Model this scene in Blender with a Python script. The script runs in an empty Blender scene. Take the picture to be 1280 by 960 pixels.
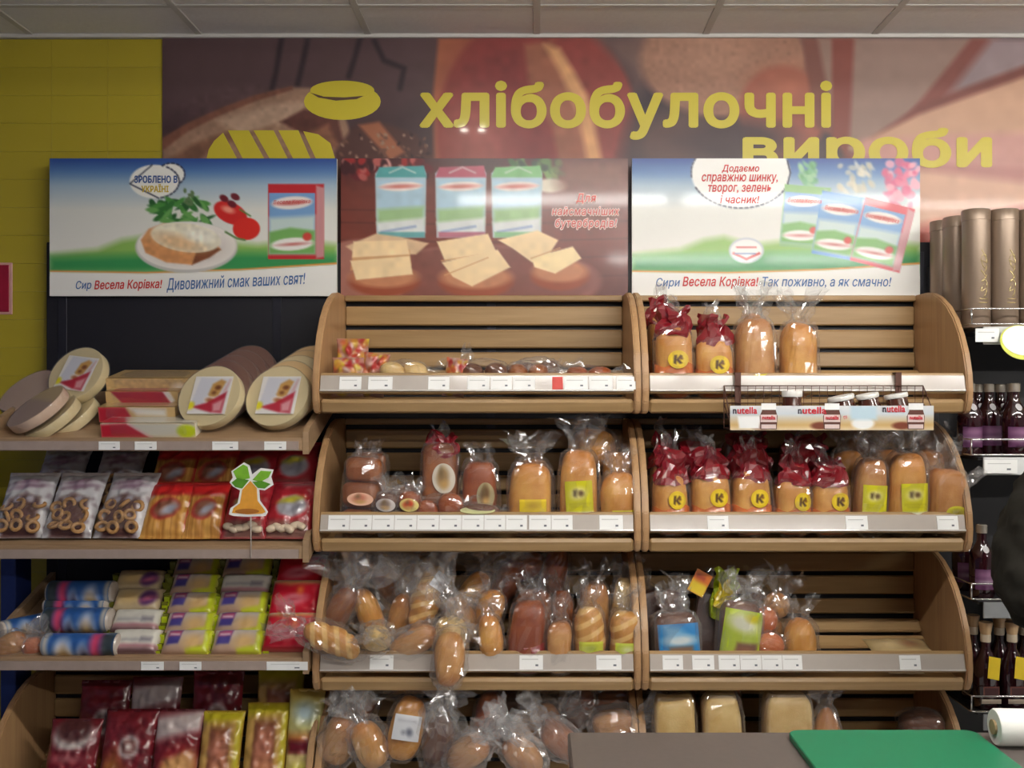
import bpy, bmesh, math, random
import numpy as np
from mathutils import Vector, Matrix, Euler, noise as mnoise

SC = bpy.context.scene
COL = bpy.context.collection
PI = math.pi
F, CX, CY, EYE = 1190.0, 671.0, 497.0, 1.5      # focal length / principal point of a 1280x960 frame, eye height

# ------------------------------------------------------------------ camera
cam_d = bpy.data.cameras.new('camera')
cam = bpy.data.objects.new('camera', cam_d); COL.objects.link(cam)
cam.location = (0, 0, EYE); cam.rotation_euler = (PI/2, 0, 0)
cam_d.sensor_width = 36.0; cam_d.lens = 36.0*F/1280.0
cam_d.shift_x = -(CX-640)/1280.0; cam_d.shift_y = (CY-480)/1280.0
cam_d.clip_start = 0.05
SC.camera = cam

# ------------------------------------------------------------------ world, exposure
wd = bpy.data.worlds.new('store_ambient'); SC.world = wd; wd.use_nodes = True
bgn = wd.node_tree.nodes['Background']
bgn.inputs[0].default_value = (1.0, 0.97, 0.97, 1); bgn.inputs[1].default_value = 0.13
SC.view_settings.view_transform = 'Standard'
SC.view_settings.look = 'None'
SC.view_settings.gamma = 1.0
SC.view_settings.use_curve_mapping = False
SC.view_settings.exposure = 0.27
SC.cycles.use_denoising = True
SC.cycles.transparent_max_bounces = 20
SC.cycles.max_bounces = 8
SC.cycles.sample_clamp_indirect = 3.0

# ------------------------------------------------------------------ lights: ceiling luminaires of the aisle, with added fill
CEIL = 2.79
TUBES = [(0.15, 1.08), (1.45, 1.08), (2.75, 1.08), (4.05, 1.08), (1.2, -1.3), (2.5, -1.3), (3.8, -1.3)]
TUBE_RADIANCE = 62.0          # each luminaire carries one bare fluorescent tube, built below with its housing
TUBE_COLOUR = (1.0, 0.965, 0.915, 1)
for tx, ty in TUBES:            # added fill under each tube, keeps the shelves bright; no reflector exists
    l = bpy.data.lights.new('added_shelf_fill', 'AREA'); l.shape = 'RECTANGLE'; l.size = 1.2; l.size_y = .08; l.energy = 5; l.color = TUBE_COLOUR[:3]
    o = bpy.data.objects.new('added_shelf_fill', l); COL.objects.link(o); o.location = (tx, ty, CEIL-.166)
SPOTS = [(-0.345, 2.26), (-0.262, 2.26)]
for sx_, sy_ in SPOTS:
    l = bpy.data.lights.new('downlight_beam', 'AREA'); l.shape = 'DISK'; l.size = 0.035; l.energy = 1.5; l.color = (1, .93, .8)
    o = bpy.data.objects.new('downlight_beam', l); COL.objects.link(o); o.location = (sx_, sy_, CEIL-0.021)

# ------------------------------------------------------------------ helpers
def X(px, Y): return (px-CX)*Y/F
def Z(py, Y): return EYE-(py-CY)*Y/F
def s2l(c):
    c = np.asarray(c, dtype=float)/255.0
    return np.where(c <= 0.04045, c/12.92, ((c+0.055)/1.055)**2.4)
def lin(c): return tuple(float(v) for v in s2l(c[:3]))+(1.0,)

def mesh(name, verts, faces, mat=None, parent=None, smooth=False):
    m = bpy.data.meshes.new(name)
    m.from_pydata([tuple(v) for v in verts], [], [tuple(f) for f in faces]); m.update()
    if smooth: m.polygons.foreach_set('use_smooth', [True]*len(m.polygons))
    if mat: m.materials.append(mat)
    o = bpy.data.objects.new(name, m); COL.objects.link(o)
    if parent: o.parent = parent
    return o
def tag(o, label=None, cat=None, group=None, kind=None):
    if label: o['label'] = label
    if cat: o['category'] = cat
    if group: o['group'] = group
    if kind: o['kind'] = kind
    return o
def thing(name, label, cat, loc=(0, 0, 0), rot=(0, 0, 0), group=None):
    o = bpy.data.objects.new(name, None); COL.objects.link(o)
    o.empty_display_size = 0.05
    o.location = loc; o.rotation_euler = rot
    return tag(o, label, cat, group)
def struct(o): o['kind'] = 'structure'; return o

_hull = {}
def chamfer_mesh(sx, sy, sz, b):
    k = (round(sx, 4), round(sy, 4), round(sz, 4), round(b, 4))
    if k in _hull: return _hull[k].copy() if False else _hull[k]
    bm = bmesh.new()
    x, y, z = sx/2, sy/2, sz/2
    b = min(b, x*.9, y*.9, z*.9)
    pts = []
    for i in (-1, 1):
        for j in (-1, 1):
            for l in (-1, 1):
                pts += [(i*(x-b), j*(y-b), l*z), (i*(x-b), j*y, l*(z-b)), (i*x, j*(y-b), l*(z-b))]
    vs = [bm.verts.new(p) for p in pts]
    bmesh.ops.convex_hull(bm, input=vs)
    bmesh.ops.dissolve_limit(bm, angle_limit=0.02, verts=bm.verts, edges=bm.edges)
    m = bpy.data.meshes.new('box'); bm.to_mesh(m); bm.free()
    _hull[k] = m
    return m
def box(name, size, loc, mat, parent=None, rot=(0, 0, 0), b=0.002):
    base = chamfer_mesh(*size, b)
    key = (base.name, mat.name)
    m = _boxm.get(key)
    if m is None:
        m = base.copy(); m.materials.append(mat); m.name = name; _boxm[key] = m
    o = bpy.data.objects.new(name, m); COL.objects.link(o)
    o.location = loc; o.rotation_euler = rot
    if parent: o.parent = parent
    return o
_boxm = {}
def prism(name, pts, x0, x1, mat, parent=None):
    """profile pts in (y, z), extruded along x"""
    n = len(pts)
    v = [(x0, p[0], p[1]) for p in pts]+[(x1, p[0], p[1]) for p in pts]
    f = [tuple(range(n))[::-1], tuple(range(n, 2*n))]+[(i, (i+1) % n, n+(i+1) % n, n+i) for i in range(n)]
    o = mesh(name, v, f, mat, parent)
    bm = bmesh.new(); bm.from_mesh(o.data); bmesh.ops.recalc_face_normals(bm, faces=bm.faces); bm.to_mesh(o.data); bm.free()
    return o
def plate(name, pts, d, mat, parent=None, loc=(0, 0, 0), rot=(0, 0, 0)):
    """flat cut-out: outline pts in (x, z), thickness d along y, front face at y=0"""
    n = len(pts)
    v = [(p[0], 0, p[1]) for p in pts]+[(p[0], d, p[1]) for p in pts]
    f = [tuple(range(n)), tuple(range(n, 2*n))[::-1]]+[((i+1) % n, i, n+i, n+(i+1) % n) for i in range(n)]
    o = mesh(name, v, f, mat, parent)
    bm = bmesh.new(); bm.from_mesh(o.data); bmesh.ops.recalc_face_normals(bm, faces=bm.faces); bm.to_mesh(o.data); bm.free()
    o.location = loc; o.rotation_euler = rot
    return o
def lathe(name, prof, mat, parent=None, n=24, loc=(0, 0, 0), rot=(0, 0, 0), smooth=True):
    """prof: (r, z) from bottom to top"""
    v, f = [], []
    for r, z in prof:
        for i in range(n):
            a = 2*PI*i/n
            v.append((max(r, 1e-5)*math.cos(a), max(r, 1e-5)*math.sin(a), z))
    for j in range(len(prof)-1):
        for i in range(n):
            f.append((j*n+i, j*n+(i+1) % n, (j+1)*n+(i+1) % n, (j+1)*n+i))
    f.append(tuple(range(n))[::-1]); f.append(tuple((len(prof)-1)*n+i for i in range(n)))
    o = mesh(name, v, f, mat, parent, smooth)
    o.location = loc; o.rotation_euler = rot
    if smooth:
        try: o.data.set_sharp_from_angle(angle=math.radians(40))
        except Exception: pass
    return o
def tube_mesh(paths, r, n=6):
    """several polylines -> verts, faces"""
    V, Fc = [], []
    for path in paths:
        P = [Vector(p) for p in path]
        base = len(V)
        for i, p in enumerate(P):
            t = (P[min(i+1, len(P)-1)]-P[max(i-1, 0)]).normalized()
            a = t.orthogonal().normalized() if abs(t.z) > .9 else t.cross(Vector((0, 0, 1))).normalized()
            bb = t.cross(a)
            for k in range(n):
                an = 2*PI*k/n
                V.append(p+a*r*math.cos(an)+bb*r*math.sin(an))
        for i in range(len(P)-1):
            for k in range(n):
                Fc.append((base+i*n+k, base+i*n+(k+1) % n, base+(i+1)*n+(k+1) % n, base+(i+1)*n+k))
        Fc.append(tuple(base+k for k in range(n))[::-1])
        Fc.append(tuple(base+(len(P)-1)*n+k for k in range(n)))
    return V, Fc
def tube(name, paths, r, mat, parent=None, n=6):
    v, f = tube_mesh(paths, r, n)
    return mesh(name, v, f, mat, parent, True)

# ------------------------------------------------------------------ materials
MATS = {}
def nt(name):
    m = bpy.data.materials.new(name); m.use_nodes = True
    t = m.node_tree; b = t.nodes['Principled BSDF']
    return m, t, b
def plain(name, col, rough=0.5, metal=0.0, spec=0.5, var=0.12, scale=30.0, bump=0.0, coat=0.0):
    """a colour with slight procedural mottling"""
    if name in MATS: return MATS[name]
    m, t, b = nt(name)
    tc = t.nodes.new('ShaderNodeTexCoord'); nz = t.nodes.new('ShaderNodeTexNoise')
    nz.inputs['Scale'].default_value = scale; nz.inputs['Detail'].default_value = 4
    t.links.new(tc.outputs['Object'], nz.inputs['Vector'])
    mx = t.nodes.new('ShaderNodeMix'); mx.data_type = 'RGBA'
    c = lin(col)
    mx.inputs[6].default_value = tuple(v*(1-var) for v in c[:3])+(1,)
    mx.inputs[7].default_value = tuple(min(1, v*(1+var)) for v in c[:3])+(1,)
    t.links.new(nz.outputs['Fac'], mx.inputs[0]); t.links.new(mx.outputs[2], b.inputs['Base Color'])
    b.inputs['Roughness'].default_value = rough; b.inputs['Metallic'].default_value = metal
    b.inputs['Specular IOR Level'].default_value = spec
    b.inputs['Coat Weight'].default_value = coat; b.inputs['Coat Roughness'].default_value = 0.08
    if bump:
        bp = t.nodes.new('ShaderNodeBump'); bp.inputs['Strength'].default_value = bump; bp.inputs['Distance'].default_value = 0.01
        t.links.new(nz.outputs['Fac'], bp.inputs['Height']); t.links.new(bp.outputs[0], b.inputs['Normal'])
    MATS[name] = m
    return m
def wood(name, c1, c2, axis=0, rough=0.38):
    if name in MATS: return MATS[name]
    m, t, b = nt(name)
    tc = t.nodes.new('ShaderNodeTexCoord'); mp = t.nodes.new('ShaderNodeMapping')
    sc = [55, 55, 55]; sc[axis] = 2.5
    mp.inputs['Scale'].default_value = sc
    t.links.new(tc.outputs['Object'], mp.inputs[0])
    nz = t.nodes.new('ShaderNodeTexNoise'); nz.inputs['Scale'].default_value = 1.0; nz.inputs['Detail'].default_value = 5
    nz.inputs['Distortion'].default_value = 0.6
    t.links.new(mp.outputs[0], nz.inputs['Vector'])
    oi = t.nodes.new('ShaderNodeObjectInfo')
    rp = t.nodes.new('ShaderNodeMapRange'); rp.inputs[1].default_value = .3; rp.inputs[2].default_value = .7
    t.links.new(nz.outputs['Fac'], rp.inputs[0])
    mx = t.nodes.new('ShaderNodeMix'); mx.data_type = 'RGBA'
    mx.inputs[6].default_value = lin(c1); mx.inputs[7].default_value = lin(c2)
    t.links.new(rp.outputs[0], mx.inputs[0])
    hs = t.nodes.new('ShaderNodeHueSaturation')
    vr = t.nodes.new('ShaderNodeMapRange'); vr.inputs[3].default_value = .93; vr.inputs[4].default_value = 1.07
    t.links.new(oi.outputs['Random'], vr.inputs[0]); t.links.new(vr.outputs[0], hs.inputs['Value'])
    t.links.new(mx.outputs[2], hs.inputs['Color']); t.links.new(hs.outputs[0], b.inputs['Base Color'])
    b.inputs['Roughness'].default_value = rough
    MATS[name] = m
    return m
def crust(name, c1, c2, scale=14, rough=0.42, top=None, stripe=None):
    """baked crust: two browns in soft patches with fine speckle"""
    if name in MATS: return MATS[name]
    m, t, b = nt(name)
    tc = t.nodes.new('ShaderNodeTexCoord')
    oi = t.nodes.new('ShaderNodeObjectInfo')
    ad = t.nodes.new('ShaderNodeVectorMath'); ad.operation = 'ADD'
    sc = t.nodes.new('ShaderNodeVectorMath'); sc.operation = 'SCALE'; sc.inputs[0].default_value = (7, 3, 5)
    t.links.new(oi.outputs['Random'], sc.inputs['Scale']); t.links.new(tc.outputs['Object'], ad.inputs[0]); t.links.new(sc.outputs[0], ad.inputs[1])
    n1 = t.nodes.new('ShaderNodeTexNoise'); n1.inputs['Scale'].default_value = scale; n1.inputs['Detail'].default_value = 3
    n2 = t.nodes.new('ShaderNodeTexNoise'); n2.inputs['Scale'].default_value = 220; n2.inputs['Detail'].default_value = 2
    t.links.new(ad.outputs[0], n1.inputs['Vector']); t.links.new(ad.outputs[0], n2.inputs['Vector'])
    rp = t.nodes.new('ShaderNodeMapRange'); rp.inputs[1].default_value = .35; rp.inputs[2].default_value = .65
    t.links.new(n1.outputs['Fac'], rp.inputs[0])
    mx = t.nodes.new('ShaderNodeMix'); mx.data_type = 'RGBA'
    mx.inputs[6].default_value = lin(c1); mx.inputs[7].default_value = lin(c2)
    t.links.new(rp.outputs[0], mx.inputs[0])
    mx2 = t.nodes.new('ShaderNodeMix'); mx2.data_type = 'RGBA'; mx2.blend_type = 'MULTIPLY'; mx2.inputs[0].default_value = .12
    t.links.new(mx.outputs[2], mx2.inputs[6]); t.links.new(n2.outputs['Color'], mx2.inputs[7])
    out = mx2.outputs[2]
    if stripe:
        wv = t.nodes.new('ShaderNodeTexWave'); wv.bands_direction = 'Z'; wv.inputs['Scale'].default_value = stripe[1]; wv.inputs['Distortion'].default_value = 1.5; wv.inputs['Detail'].default_value = 1
        mp = t.nodes.new('ShaderNodeMapping'); mp.inputs['Rotation'].default_value = (0, .5, 0)
        t.links.new(tc.outputs['Object'], mp.inputs[0]); t.links.new(mp.outputs[0], wv.inputs['Vector'])
        m3 = t.nodes.new('ShaderNodeMix'); m3.data_type = 'RGBA'; m3.inputs[7].default_value = lin(stripe[0])
        r3 = t.nodes.new('ShaderNodeMapRange'); r3.inputs[1].default_value = .45; r3.inputs[2].default_value = .8
        t.links.new(wv.outputs['Fac'], r3.inputs[0]); t.links.new(r3.outputs[0], m3.inputs[0]); t.links.new(out, m3.inputs[6]); out = m3.outputs[2]
    if top:
        sp = t.nodes.new('ShaderNodeSeparateXYZ'); t.links.new(tc.outputs['Generated'], sp.inputs[0])
        r4 = t.nodes.new('ShaderNodeMapRange'); r4.inputs[1].default_value = .72; r4.inputs[2].default_value = 1.0
        t.links.new(sp.outputs['Z'], r4.inputs[0])
        m4 = t.nodes.new('ShaderNodeMix'); m4.data_type = 'RGBA'; m4.inputs[7].default_value = lin(top)
        t.links.new(r4.outputs[0], m4.inputs[0]); t.links.new(out, m4.inputs[6]); out = m4.outputs[2]
    t.links.new(out, b.inputs['Base Color'])
    bp = t.nodes.new('ShaderNodeBump'); bp.inputs['Strength'].default_value = .25; bp.inputs['Distance'].default_value = .004
    t.links.new(n2.outputs['Fac'], bp.inputs['Height']); t.links.new(bp.outputs[0], b.inputs['Normal'])
    b.inputs['Roughness'].default_value = rough
    MATS[name] = m
    return m
def film(name, col=(245, 243, 240), opacity=0.10, edge=0.25, rough=0.10, tint=None):
    """thin plastic film: see-through, mirror-like by Fresnel, with a little milky scatter"""
    if name in MATS: return MATS[name]
    m, t, b = nt(name)
    b.inputs['Base Color'].default_value = lin(col); b.inputs['Roughness'].default_value = .4
    b.inputs['Specular IOR Level'].default_value = .3
    tr = t.nodes.new('ShaderNodeBsdfTransparent')
    if tint: tr.inputs[0].default_value = lin(tint)
    gl = t.nodes.new('ShaderNodeBsdfGlossy'); gl.inputs['Roughness'].default_value = rough
    lw = t.nodes.new('ShaderNodeLayerWeight'); lw.inputs[0].default_value = 0.30
    mr = t.nodes.new('ShaderNodeMapRange'); mr.inputs[3].default_value = opacity; mr.inputs[4].default_value = min(1, opacity+edge)
    t.links.new(lw.outputs['Facing'], mr.inputs[0])
    ms = t.nodes.new('ShaderNodeMixShader')
    t.links.new(mr.outputs[0], ms.inputs[0]); t.links.new(tr.outputs[0], ms.inputs[1]); t.links.new(b.outputs[0], ms.inputs[2])
    pw = t.nodes.new('ShaderNodeMath'); pw.operation = 'POWER'; pw.inputs[1].default_value = 3.0
    lw2 = t.nodes.new('ShaderNodeLayerWeight'); lw2.inputs[0].default_value = 0.5
    t.links.new(lw2.outputs['Facing'], pw.inputs[0])
    fr = t.nodes.new('ShaderNodeMapRange'); fr.inputs[3].default_value = 0.10; fr.inputs[4].default_value = 0.6
    t.links.new(pw.outputs[0], fr.inputs[0])
    m2 = t.nodes.new('ShaderNodeMixShader')
    t.links.new(fr.outputs[0], m2.inputs[0]); t.links.new(ms.outputs[0], m2.inputs[1]); t.links.new(gl.outputs[0], m2.inputs[2])
    t.links.new(m2.outputs[0], t.nodes['Material Output'].inputs['Surface'])
    MATS[name] = m
    return m
def printed(name, rough=0.35, coat=0.0, spec=0.5, coat_rough=0.08):
    """ink laid down as mesh colours on the sheet"""
    if name in MATS: return MATS[name]
    m, t, b = nt(name)
    a = t.nodes.new('ShaderNodeVertexColor'); a.layer_name = 'ink'
    t.links.new(a.outputs[0], b.inputs['Base Color'])
    b.inputs['Roughness'].default_value = rough; b.inputs['Specular IOR Level'].default_value = spec
    b.inputs['Coat Weight'].default_value = coat; b.inputs['Coat Roughness'].default_value = coat_rough
    MATS[name] = m
    return m

# ------------------------------------------------------------------ a small painter for flat print
class Canvas:
    """ink colours on a grid; coordinates x0..x1 (left to right), y0..y1 (top to bottom)"""
    def __init__(s, x0, y0, x1, y1, w, h, col=(255, 255, 255)):
        s.x = np.linspace(x0, x1, w)[None, :].repeat(h, 0); s.y = np.linspace(y0, y1, h)[:, None].repeat(w, 1)
        s.w, s.h = w, h; s.px = (x1-x0)/(w-1)
        s.c = np.zeros((h, w, 3)); s.c[:] = col
        s.ext = (x0, y0, x1, y1)
    def _mix(s, m, col):
        m = np.clip(m, 0, 1)[..., None]
        s.c = s.c*(1-m)+np.asarray(col, float)*m
    def _sd(s, d, soft): return 0.5-d/max(soft*s.px, 1e-9)
    def ell(s, cx, cy, rx, ry, col, ang=0, soft=1.2, a=1.0):
        ca, sa = math.cos(math.radians(ang)), math.sin(math.radians(ang))
        dx, dy = s.x-cx, s.y-cy
        u, v = (dx*ca+dy*sa)/rx, (-dx*sa+dy*ca)/ry
        r = np.sqrt(u*u+v*v)
        d = (r-1)*min(rx, ry)
        s._mix(np.clip(s._sd(d, soft), 0, 1)*a, col)
    def poly(s, pts, col, soft=1.2, a=1.0):
        s._mix(np.clip(s._sd(s._pd(pts), soft), 0, 1)*a, col)
    def _pd(s, pts):
        d = np.full(s.x.shape, 1e18); ins = np.zeros(s.x.shape, bool)
        n = len(pts)
        for i in range(n):
            (ax, ay), (bx, by) = pts[i], pts[(i+1) % n]
            ex, ey = bx-ax, by-ay
            t = np.clip(((s.x-ax)*ex+(s.y-ay)*ey)/(ex*ex+ey*ey+1e-12), 0, 1)
            d = np.minimum(d, (s.x-ax-t*ex)**2+(s.y-ay-t*ey)**2)
            if ay != by:
                cnd = ((ay > s.y) != (by > s.y)) & (s.x < (bx-ax)*(s.y-ay)/(by-ay)+ax)
                ins ^= cnd
        d = np.sqrt(d)
        return np.where(ins, -d, d)
    def line(s, pts, wd, col, soft=1.2, a=1.0):
        d = np.full(s.x.shape, 1e18)
        for (ax, ay), (bx, by) in zip(pts[:-1], pts[1:]):
            ex, ey = bx-ax, by-ay
            t = np.clip(((s.x-ax)*ex+(s.y-ay)*ey)/(ex*ex+ey*ey+1e-12), 0, 1)
            d = np.minimum(d, (s.x-ax-t*ex)**2+(s.y-ay-t*ey)**2)
        s._mix(np.clip(s._sd(np.sqrt(d)-wd/2, soft), 0, 1)*a, col)
    def rect(s, x0, y0, x1, y1, col, soft=1.2, a=1.0): s.poly([(x0, y0), (x1, y0), (x1, y1), (x0, y1)], col, soft, a)
    def vgrad(s, stops):
        ys = [q[0] for q in stops]
        for k in range(3): s.c[..., k] = np.interp(s.y, ys, [q[1][k] for q in stops])
    def mottle(s, amp, size, seed=0, mask=None, col=None):
        r = np.random.RandomState(seed)
        gw, gh = max(2, int((s.ext[2]-s.ext[0])/size)+2), max(2, int((s.ext[3]-s.ext[1])/size)+2)
        g = r.randn(gh, gw)
        fx = np.linspace(0, gw-1.001, s.w); fy = np.linspace(0, gh-1.001, s.h)
        ix, iy = fx.astype(int), fy.astype(int)
        tx, ty = (fx-ix)[None, :], (fy-iy)[:, None]
        tx, ty = tx*tx*(3-2*tx), ty*ty*(3-2*ty)
        g = (g[iy][:, ix]*(1-tx)+g[iy][:, ix+1]*tx)*(1-ty)+(g[iy+1][:, ix]*(1-tx)+g[iy+1][:, ix+1]*tx)*ty
        if mask is not None: g = g*mask
        if col is None: s.c = s.c*(1+amp*g[..., None])
        else: s._mix(np.clip(g*amp, 0, 1), col)
    def mask_ell(s, cx, cy, rx, ry, ang=0, soft=2):
        ca, sa = math.cos(math.radians(ang)), math.sin(math.radians(ang)); dx, dy = s.x-cx, s.y-cy
        r = np.sqrt(((dx*ca+dy*sa)/rx)**2+((-dx*sa+dy*ca)/ry)**2)
        return np.clip(s._sd((r-1)*min(rx, ry), soft), 0, 1)
def ink(o, cols):
    """per-vertex sRGB 0-255 -> colour attribute"""
    a = o.data.color_attributes.new('ink', 'FLOAT_COLOR', 'POINT')
    c = np.ones((len(cols), 4)); c[:, :3] = s2l(np.clip(cols, 0, 255))
    a.data.foreach_set('color', c.ravel())
def print_sheet(name, cv, fn, mat, parent=None, smooth=True):
    """grid mesh carrying the canvas; fn(u, v) -> (x, y, z), u, v in 0..1 (v downwards)"""
    w, h = cv.w, cv.h
    V = [fn(i/(w-1), j/(h-1)) for j in range(h) for i in range(w)]
    Fc = [(j*w+i, (j+1)*w+i, (j+1)*w+i+1, j*w+i+1) for j in range(h-1) for i in range(w-1)]
    o = mesh(name, V, Fc, mat, parent, smooth)
    ink(o, cv.c.reshape(-1, 3))
    return o
LETA, LETB = bpy.data.materials.new('glyph_a'), bpy.data.materials.new('glyph_b')
def text(name, s, mat, parent, x0, z0, x1, z1, y=0.0, depth=0.0008, bold=0.0, shear=0.0, rot=0.0, spacing=1.0, keep_h=False):
    """lettering fitted into the box x0..x1, z0..z1 on the plane y (facing -y)"""
    c = bpy.data.curves.new('t', 'FONT'); c.body = s.replace('н', 'п'); c.shear = shear; c.resolution_u = 3
    c.space_character = spacing+bold*1.2; c.align_x = 'CENTER'
    for q in (LETA, LETB): c.materials.append(q)
    for i_, ch in enumerate(s): c.body_format[i_].material_index = 1 if ch == 'н' else 0
    o = bpy.data.objects.new('t', c); COL.objects.link(o)
    bpy.context.view_layer.update()
    m = bpy.data.meshes.new_from_object(o.evaluated_get(bpy.context.evaluated_depsgraph_get()))
    bpy.data.objects.remove(o); bpy.data.curves.remove(c)
    bm = bmesh.new(); bm.from_mesh(m)
    left = set(f for f in bm.faces if f.material_index == 1); quads = []
    while left:                                  # the letter н is drawn as two stems and a bar in its cell
        st = [left.pop()]; isl = list(st)
        while st:
            for e in st.pop().edges:
                for g in e.link_faces:
                    if g in left: left.remove(g); st.append(g); isl.append(g)
        vs = [v.co for f in isl for v in f.verts]
        ya, yb = min(v.y for v in vs), max(v.y for v in vs)
        xa, xb = min(v.x-shear*(v.y-ya) for v in vs), max(v.x-shear*(v.y-ya) for v in vs)
        sw = (xb-xa)*.2; ym = (ya+yb)/2; sk = lambda x, y: (x+shear*(y-ya), y, 0)
        for r in ((xa, ya, xa+sw, yb), (xb-sw, ya, xb, yb), (xa+sw, ym-sw*.42, xb-sw, ym+sw*.42)):
            quads.append([sk(r[0], r[1]), sk(r[2], r[1]), sk(r[2], r[3]), sk(r[0], r[3])])
    bmesh.ops.delete(bm, geom=[f for f in bm.faces if f.material_index == 1], context='FACES')
    for q in quads: bm.faces.new([bm.verts.new(p) for p in q])
    bmesh.ops.split_edges(bm, edges=list(bm.edges))
    for i_, f in enumerate(bm.faces):
        f.material_index = 0
        for v in f.verts: v.co.z = (i_ % 97)*.0004
    bm.to_mesh(m); bm.free()
    if bold:                                     # heavier strokes: the outline repeated a hair to each side
        bm = bmesh.new()
        for k in range(8):
            a_ = PI*k/4; mm = m.copy(); mm.transform(Matrix.Translation((bold*math.cos(a_), bold*math.sin(a_), 0.02*(k+1)))); bm.from_mesh(mm); bpy.data.meshes.remove(mm)
        bm.from_mesh(m); bm.to_mesh(m); bm.free()
    n = len(m.vertices); co = np.zeros(n*3); m.vertices.foreach_get('co', co); co = co.reshape(-1, 3)
    mn, mx = co.min(0), co.max(0)
    u = (co[:, 0]-mn[0])/(mx[0]-mn[0]); v = (co[:, 1]-mn[1])/(mx[1]-mn[1])
    out = np.zeros_like(co); out[:, 0] = x0+u*(x1-x0); out[:, 2] = z0+v*(z1-z0); out[:, 1] = y-co[:, 2]*.008
    if rot:
        cx_, cz_ = (x0+x1)/2, (z0+z1)/2; ca, sa = math.cos(rot), math.sin(rot)
        dx, dz = out[:, 0]-cx_, out[:, 2]-cz_
        out[:, 0] = cx_+dx*ca-dz*sa; out[:, 2] = cz_+dx*sa+dz*ca
    m.vertices.foreach_set('co', out.ravel()); m.update(); m.name = name
    m.materials.clear(); m.materials.append(mat)
    o = bpy.data.objects.new(name, m); COL.objects.link(o)
    if parent: o.parent = parent
    return o
# ================================================================== colours / shared materials
WOOD = wood('beech_slat', (154, 122, 80), (174, 142, 98), 0)
WOODP = wood('beech_panel', (168, 128, 90), (186, 148, 104), 2)
WOODL = wood('pine_shelf', (152, 124, 94), (170, 140, 108), 0)
WHITE = plain('white_card', (246, 246, 243), .5, var=.02)
CLEARSTRIP = plain('grey_price_channel', (184, 174, 164), .3, var=.05, coat=.3)
DARKMARK = plain('dark_print', (110, 114, 122), .6)
NAVY = plain('dark_panel', (20, 19, 27), .55, var=.15, scale=8)
YEL = plain('yellow_tile', (176, 158, 44), .35, var=.05, scale=6, coat=.2)
YELJ = plain('yellow_grout', (164, 148, 44), .8, var=.1)
CEILT = plain('ceiling_fibre', (226, 223, 220), .95, var=.05, scale=60, bump=.15)
TBAR = plain('ceiling_grid', (196, 192, 186), .6, var=.03)
CHROME = plain('chrome_wire', (225, 225, 222), .22, metal=1.0, var=.03)
BLACKM = plain('black_metal', (34, 33, 36), .5, var=.1)
FLOORM = plain('floor_tile', (198, 198, 198), .4, var=.08, scale=4)
INK_MATTE = printed('print_matte', .55)
INK_GLOSS = printed('print_gloss', .32, coat=.20, coat_rough=.07)
INK_MURAL = printed('print_mural', .4, coat=.10, coat_rough=.06)
LETY = plain('letter_yellow', (198, 182, 50), .35, var=.02, coat=.3)

ORD = ['first', 'second', 'third', 'fourth', 'fifth', 'sixth', 'seventh', 'eighth', 'ninth', 'tenth', 'eleventh', 'twelfth', 'thirteenth']
WALLY, PANY, BINY = 3.40, 3.345, 3.328
# ================================================================== setting
fl = struct(mesh('floor', [(-4, -3, 0), (5, -3, 0), (5, 3.4, 0), (-4, 3.4, 0), (-4, -3, -.05), (5, -3, -.05), (5, 3.4, -.05), (-4, 3.4, -.05)],
            [(0, 1, 2, 3), (4, 7, 6, 5), (0, 4, 5, 1), (1, 5, 6, 2), (2, 6, 7, 3), (3, 7, 4, 0)], FLOORM))
ce = struct(box('ceiling', (9, 6.4, .04), (.5, .2, CEIL+.045), TBAR))
wl = struct(box('shading_wall_left', (.1, 6.3, CEIL), (-2.02, .24, CEIL/2), plain('blue_wall', (46, 56, 96), .6), b=.004))  # unseen wall, added to darken the left side and tint it blue
wb = struct(box('wall_back', (9, .12, CEIL+.1), (.5, WALLY+.06+.004, (CEIL+.1)/2-.02), YELJ))
# ceiling tiles and grid bars (60 cm grid)
gy = [3.139-.6*k for k in range(0, 4)]
def child(o, par):
    o.parent = par; o.matrix_parent_inverse = Matrix.Translation(-Vector(par.location)); return o
for i in range(-5, 7):
    x = .6*i
    child(box('ceiling_tile', (.576, .225, .014), (x+.3, (3.139+.012+3.38)/2-.0, CEIL+.009), CEILT, b=.002), ce)
    for k in range(3):
        child(box('ceiling_tile', (.576, .576, .014), (x+.3, gy[k]-.3, CEIL+.009), CEILT, b=.002), ce)
for i in range(-5, 8):
    child(box('grid_bar', (.024, 2.1, .03), (.6*i, 2.34, CEIL+.014), TBAR, b=.001), ce)
for k in range(4):
    child(box('grid_bar', (7.2, .022, .03), (.6, gy[k], CEIL+.0145), TBAR, b=.001), ce)
struct(box('trim_1', (9, .022, .022), (.5, WALLY-.011, CEIL-.0), TBAR, b=.002))
# yellow glazed tiles on the left of the back wall
for r in range(0, 28):
    for c in range(0, 5):
        xx = -1.33-.1-.2*c; zz = CEIL-.012-.05-.1*r
        if xx > -1.72 and zz < 1.9: continue
        child(box('wall_tile', (.1994, .008, .0994), (xx, WALLY-.0005, zz), YEL, b=.0003), wb)

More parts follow.
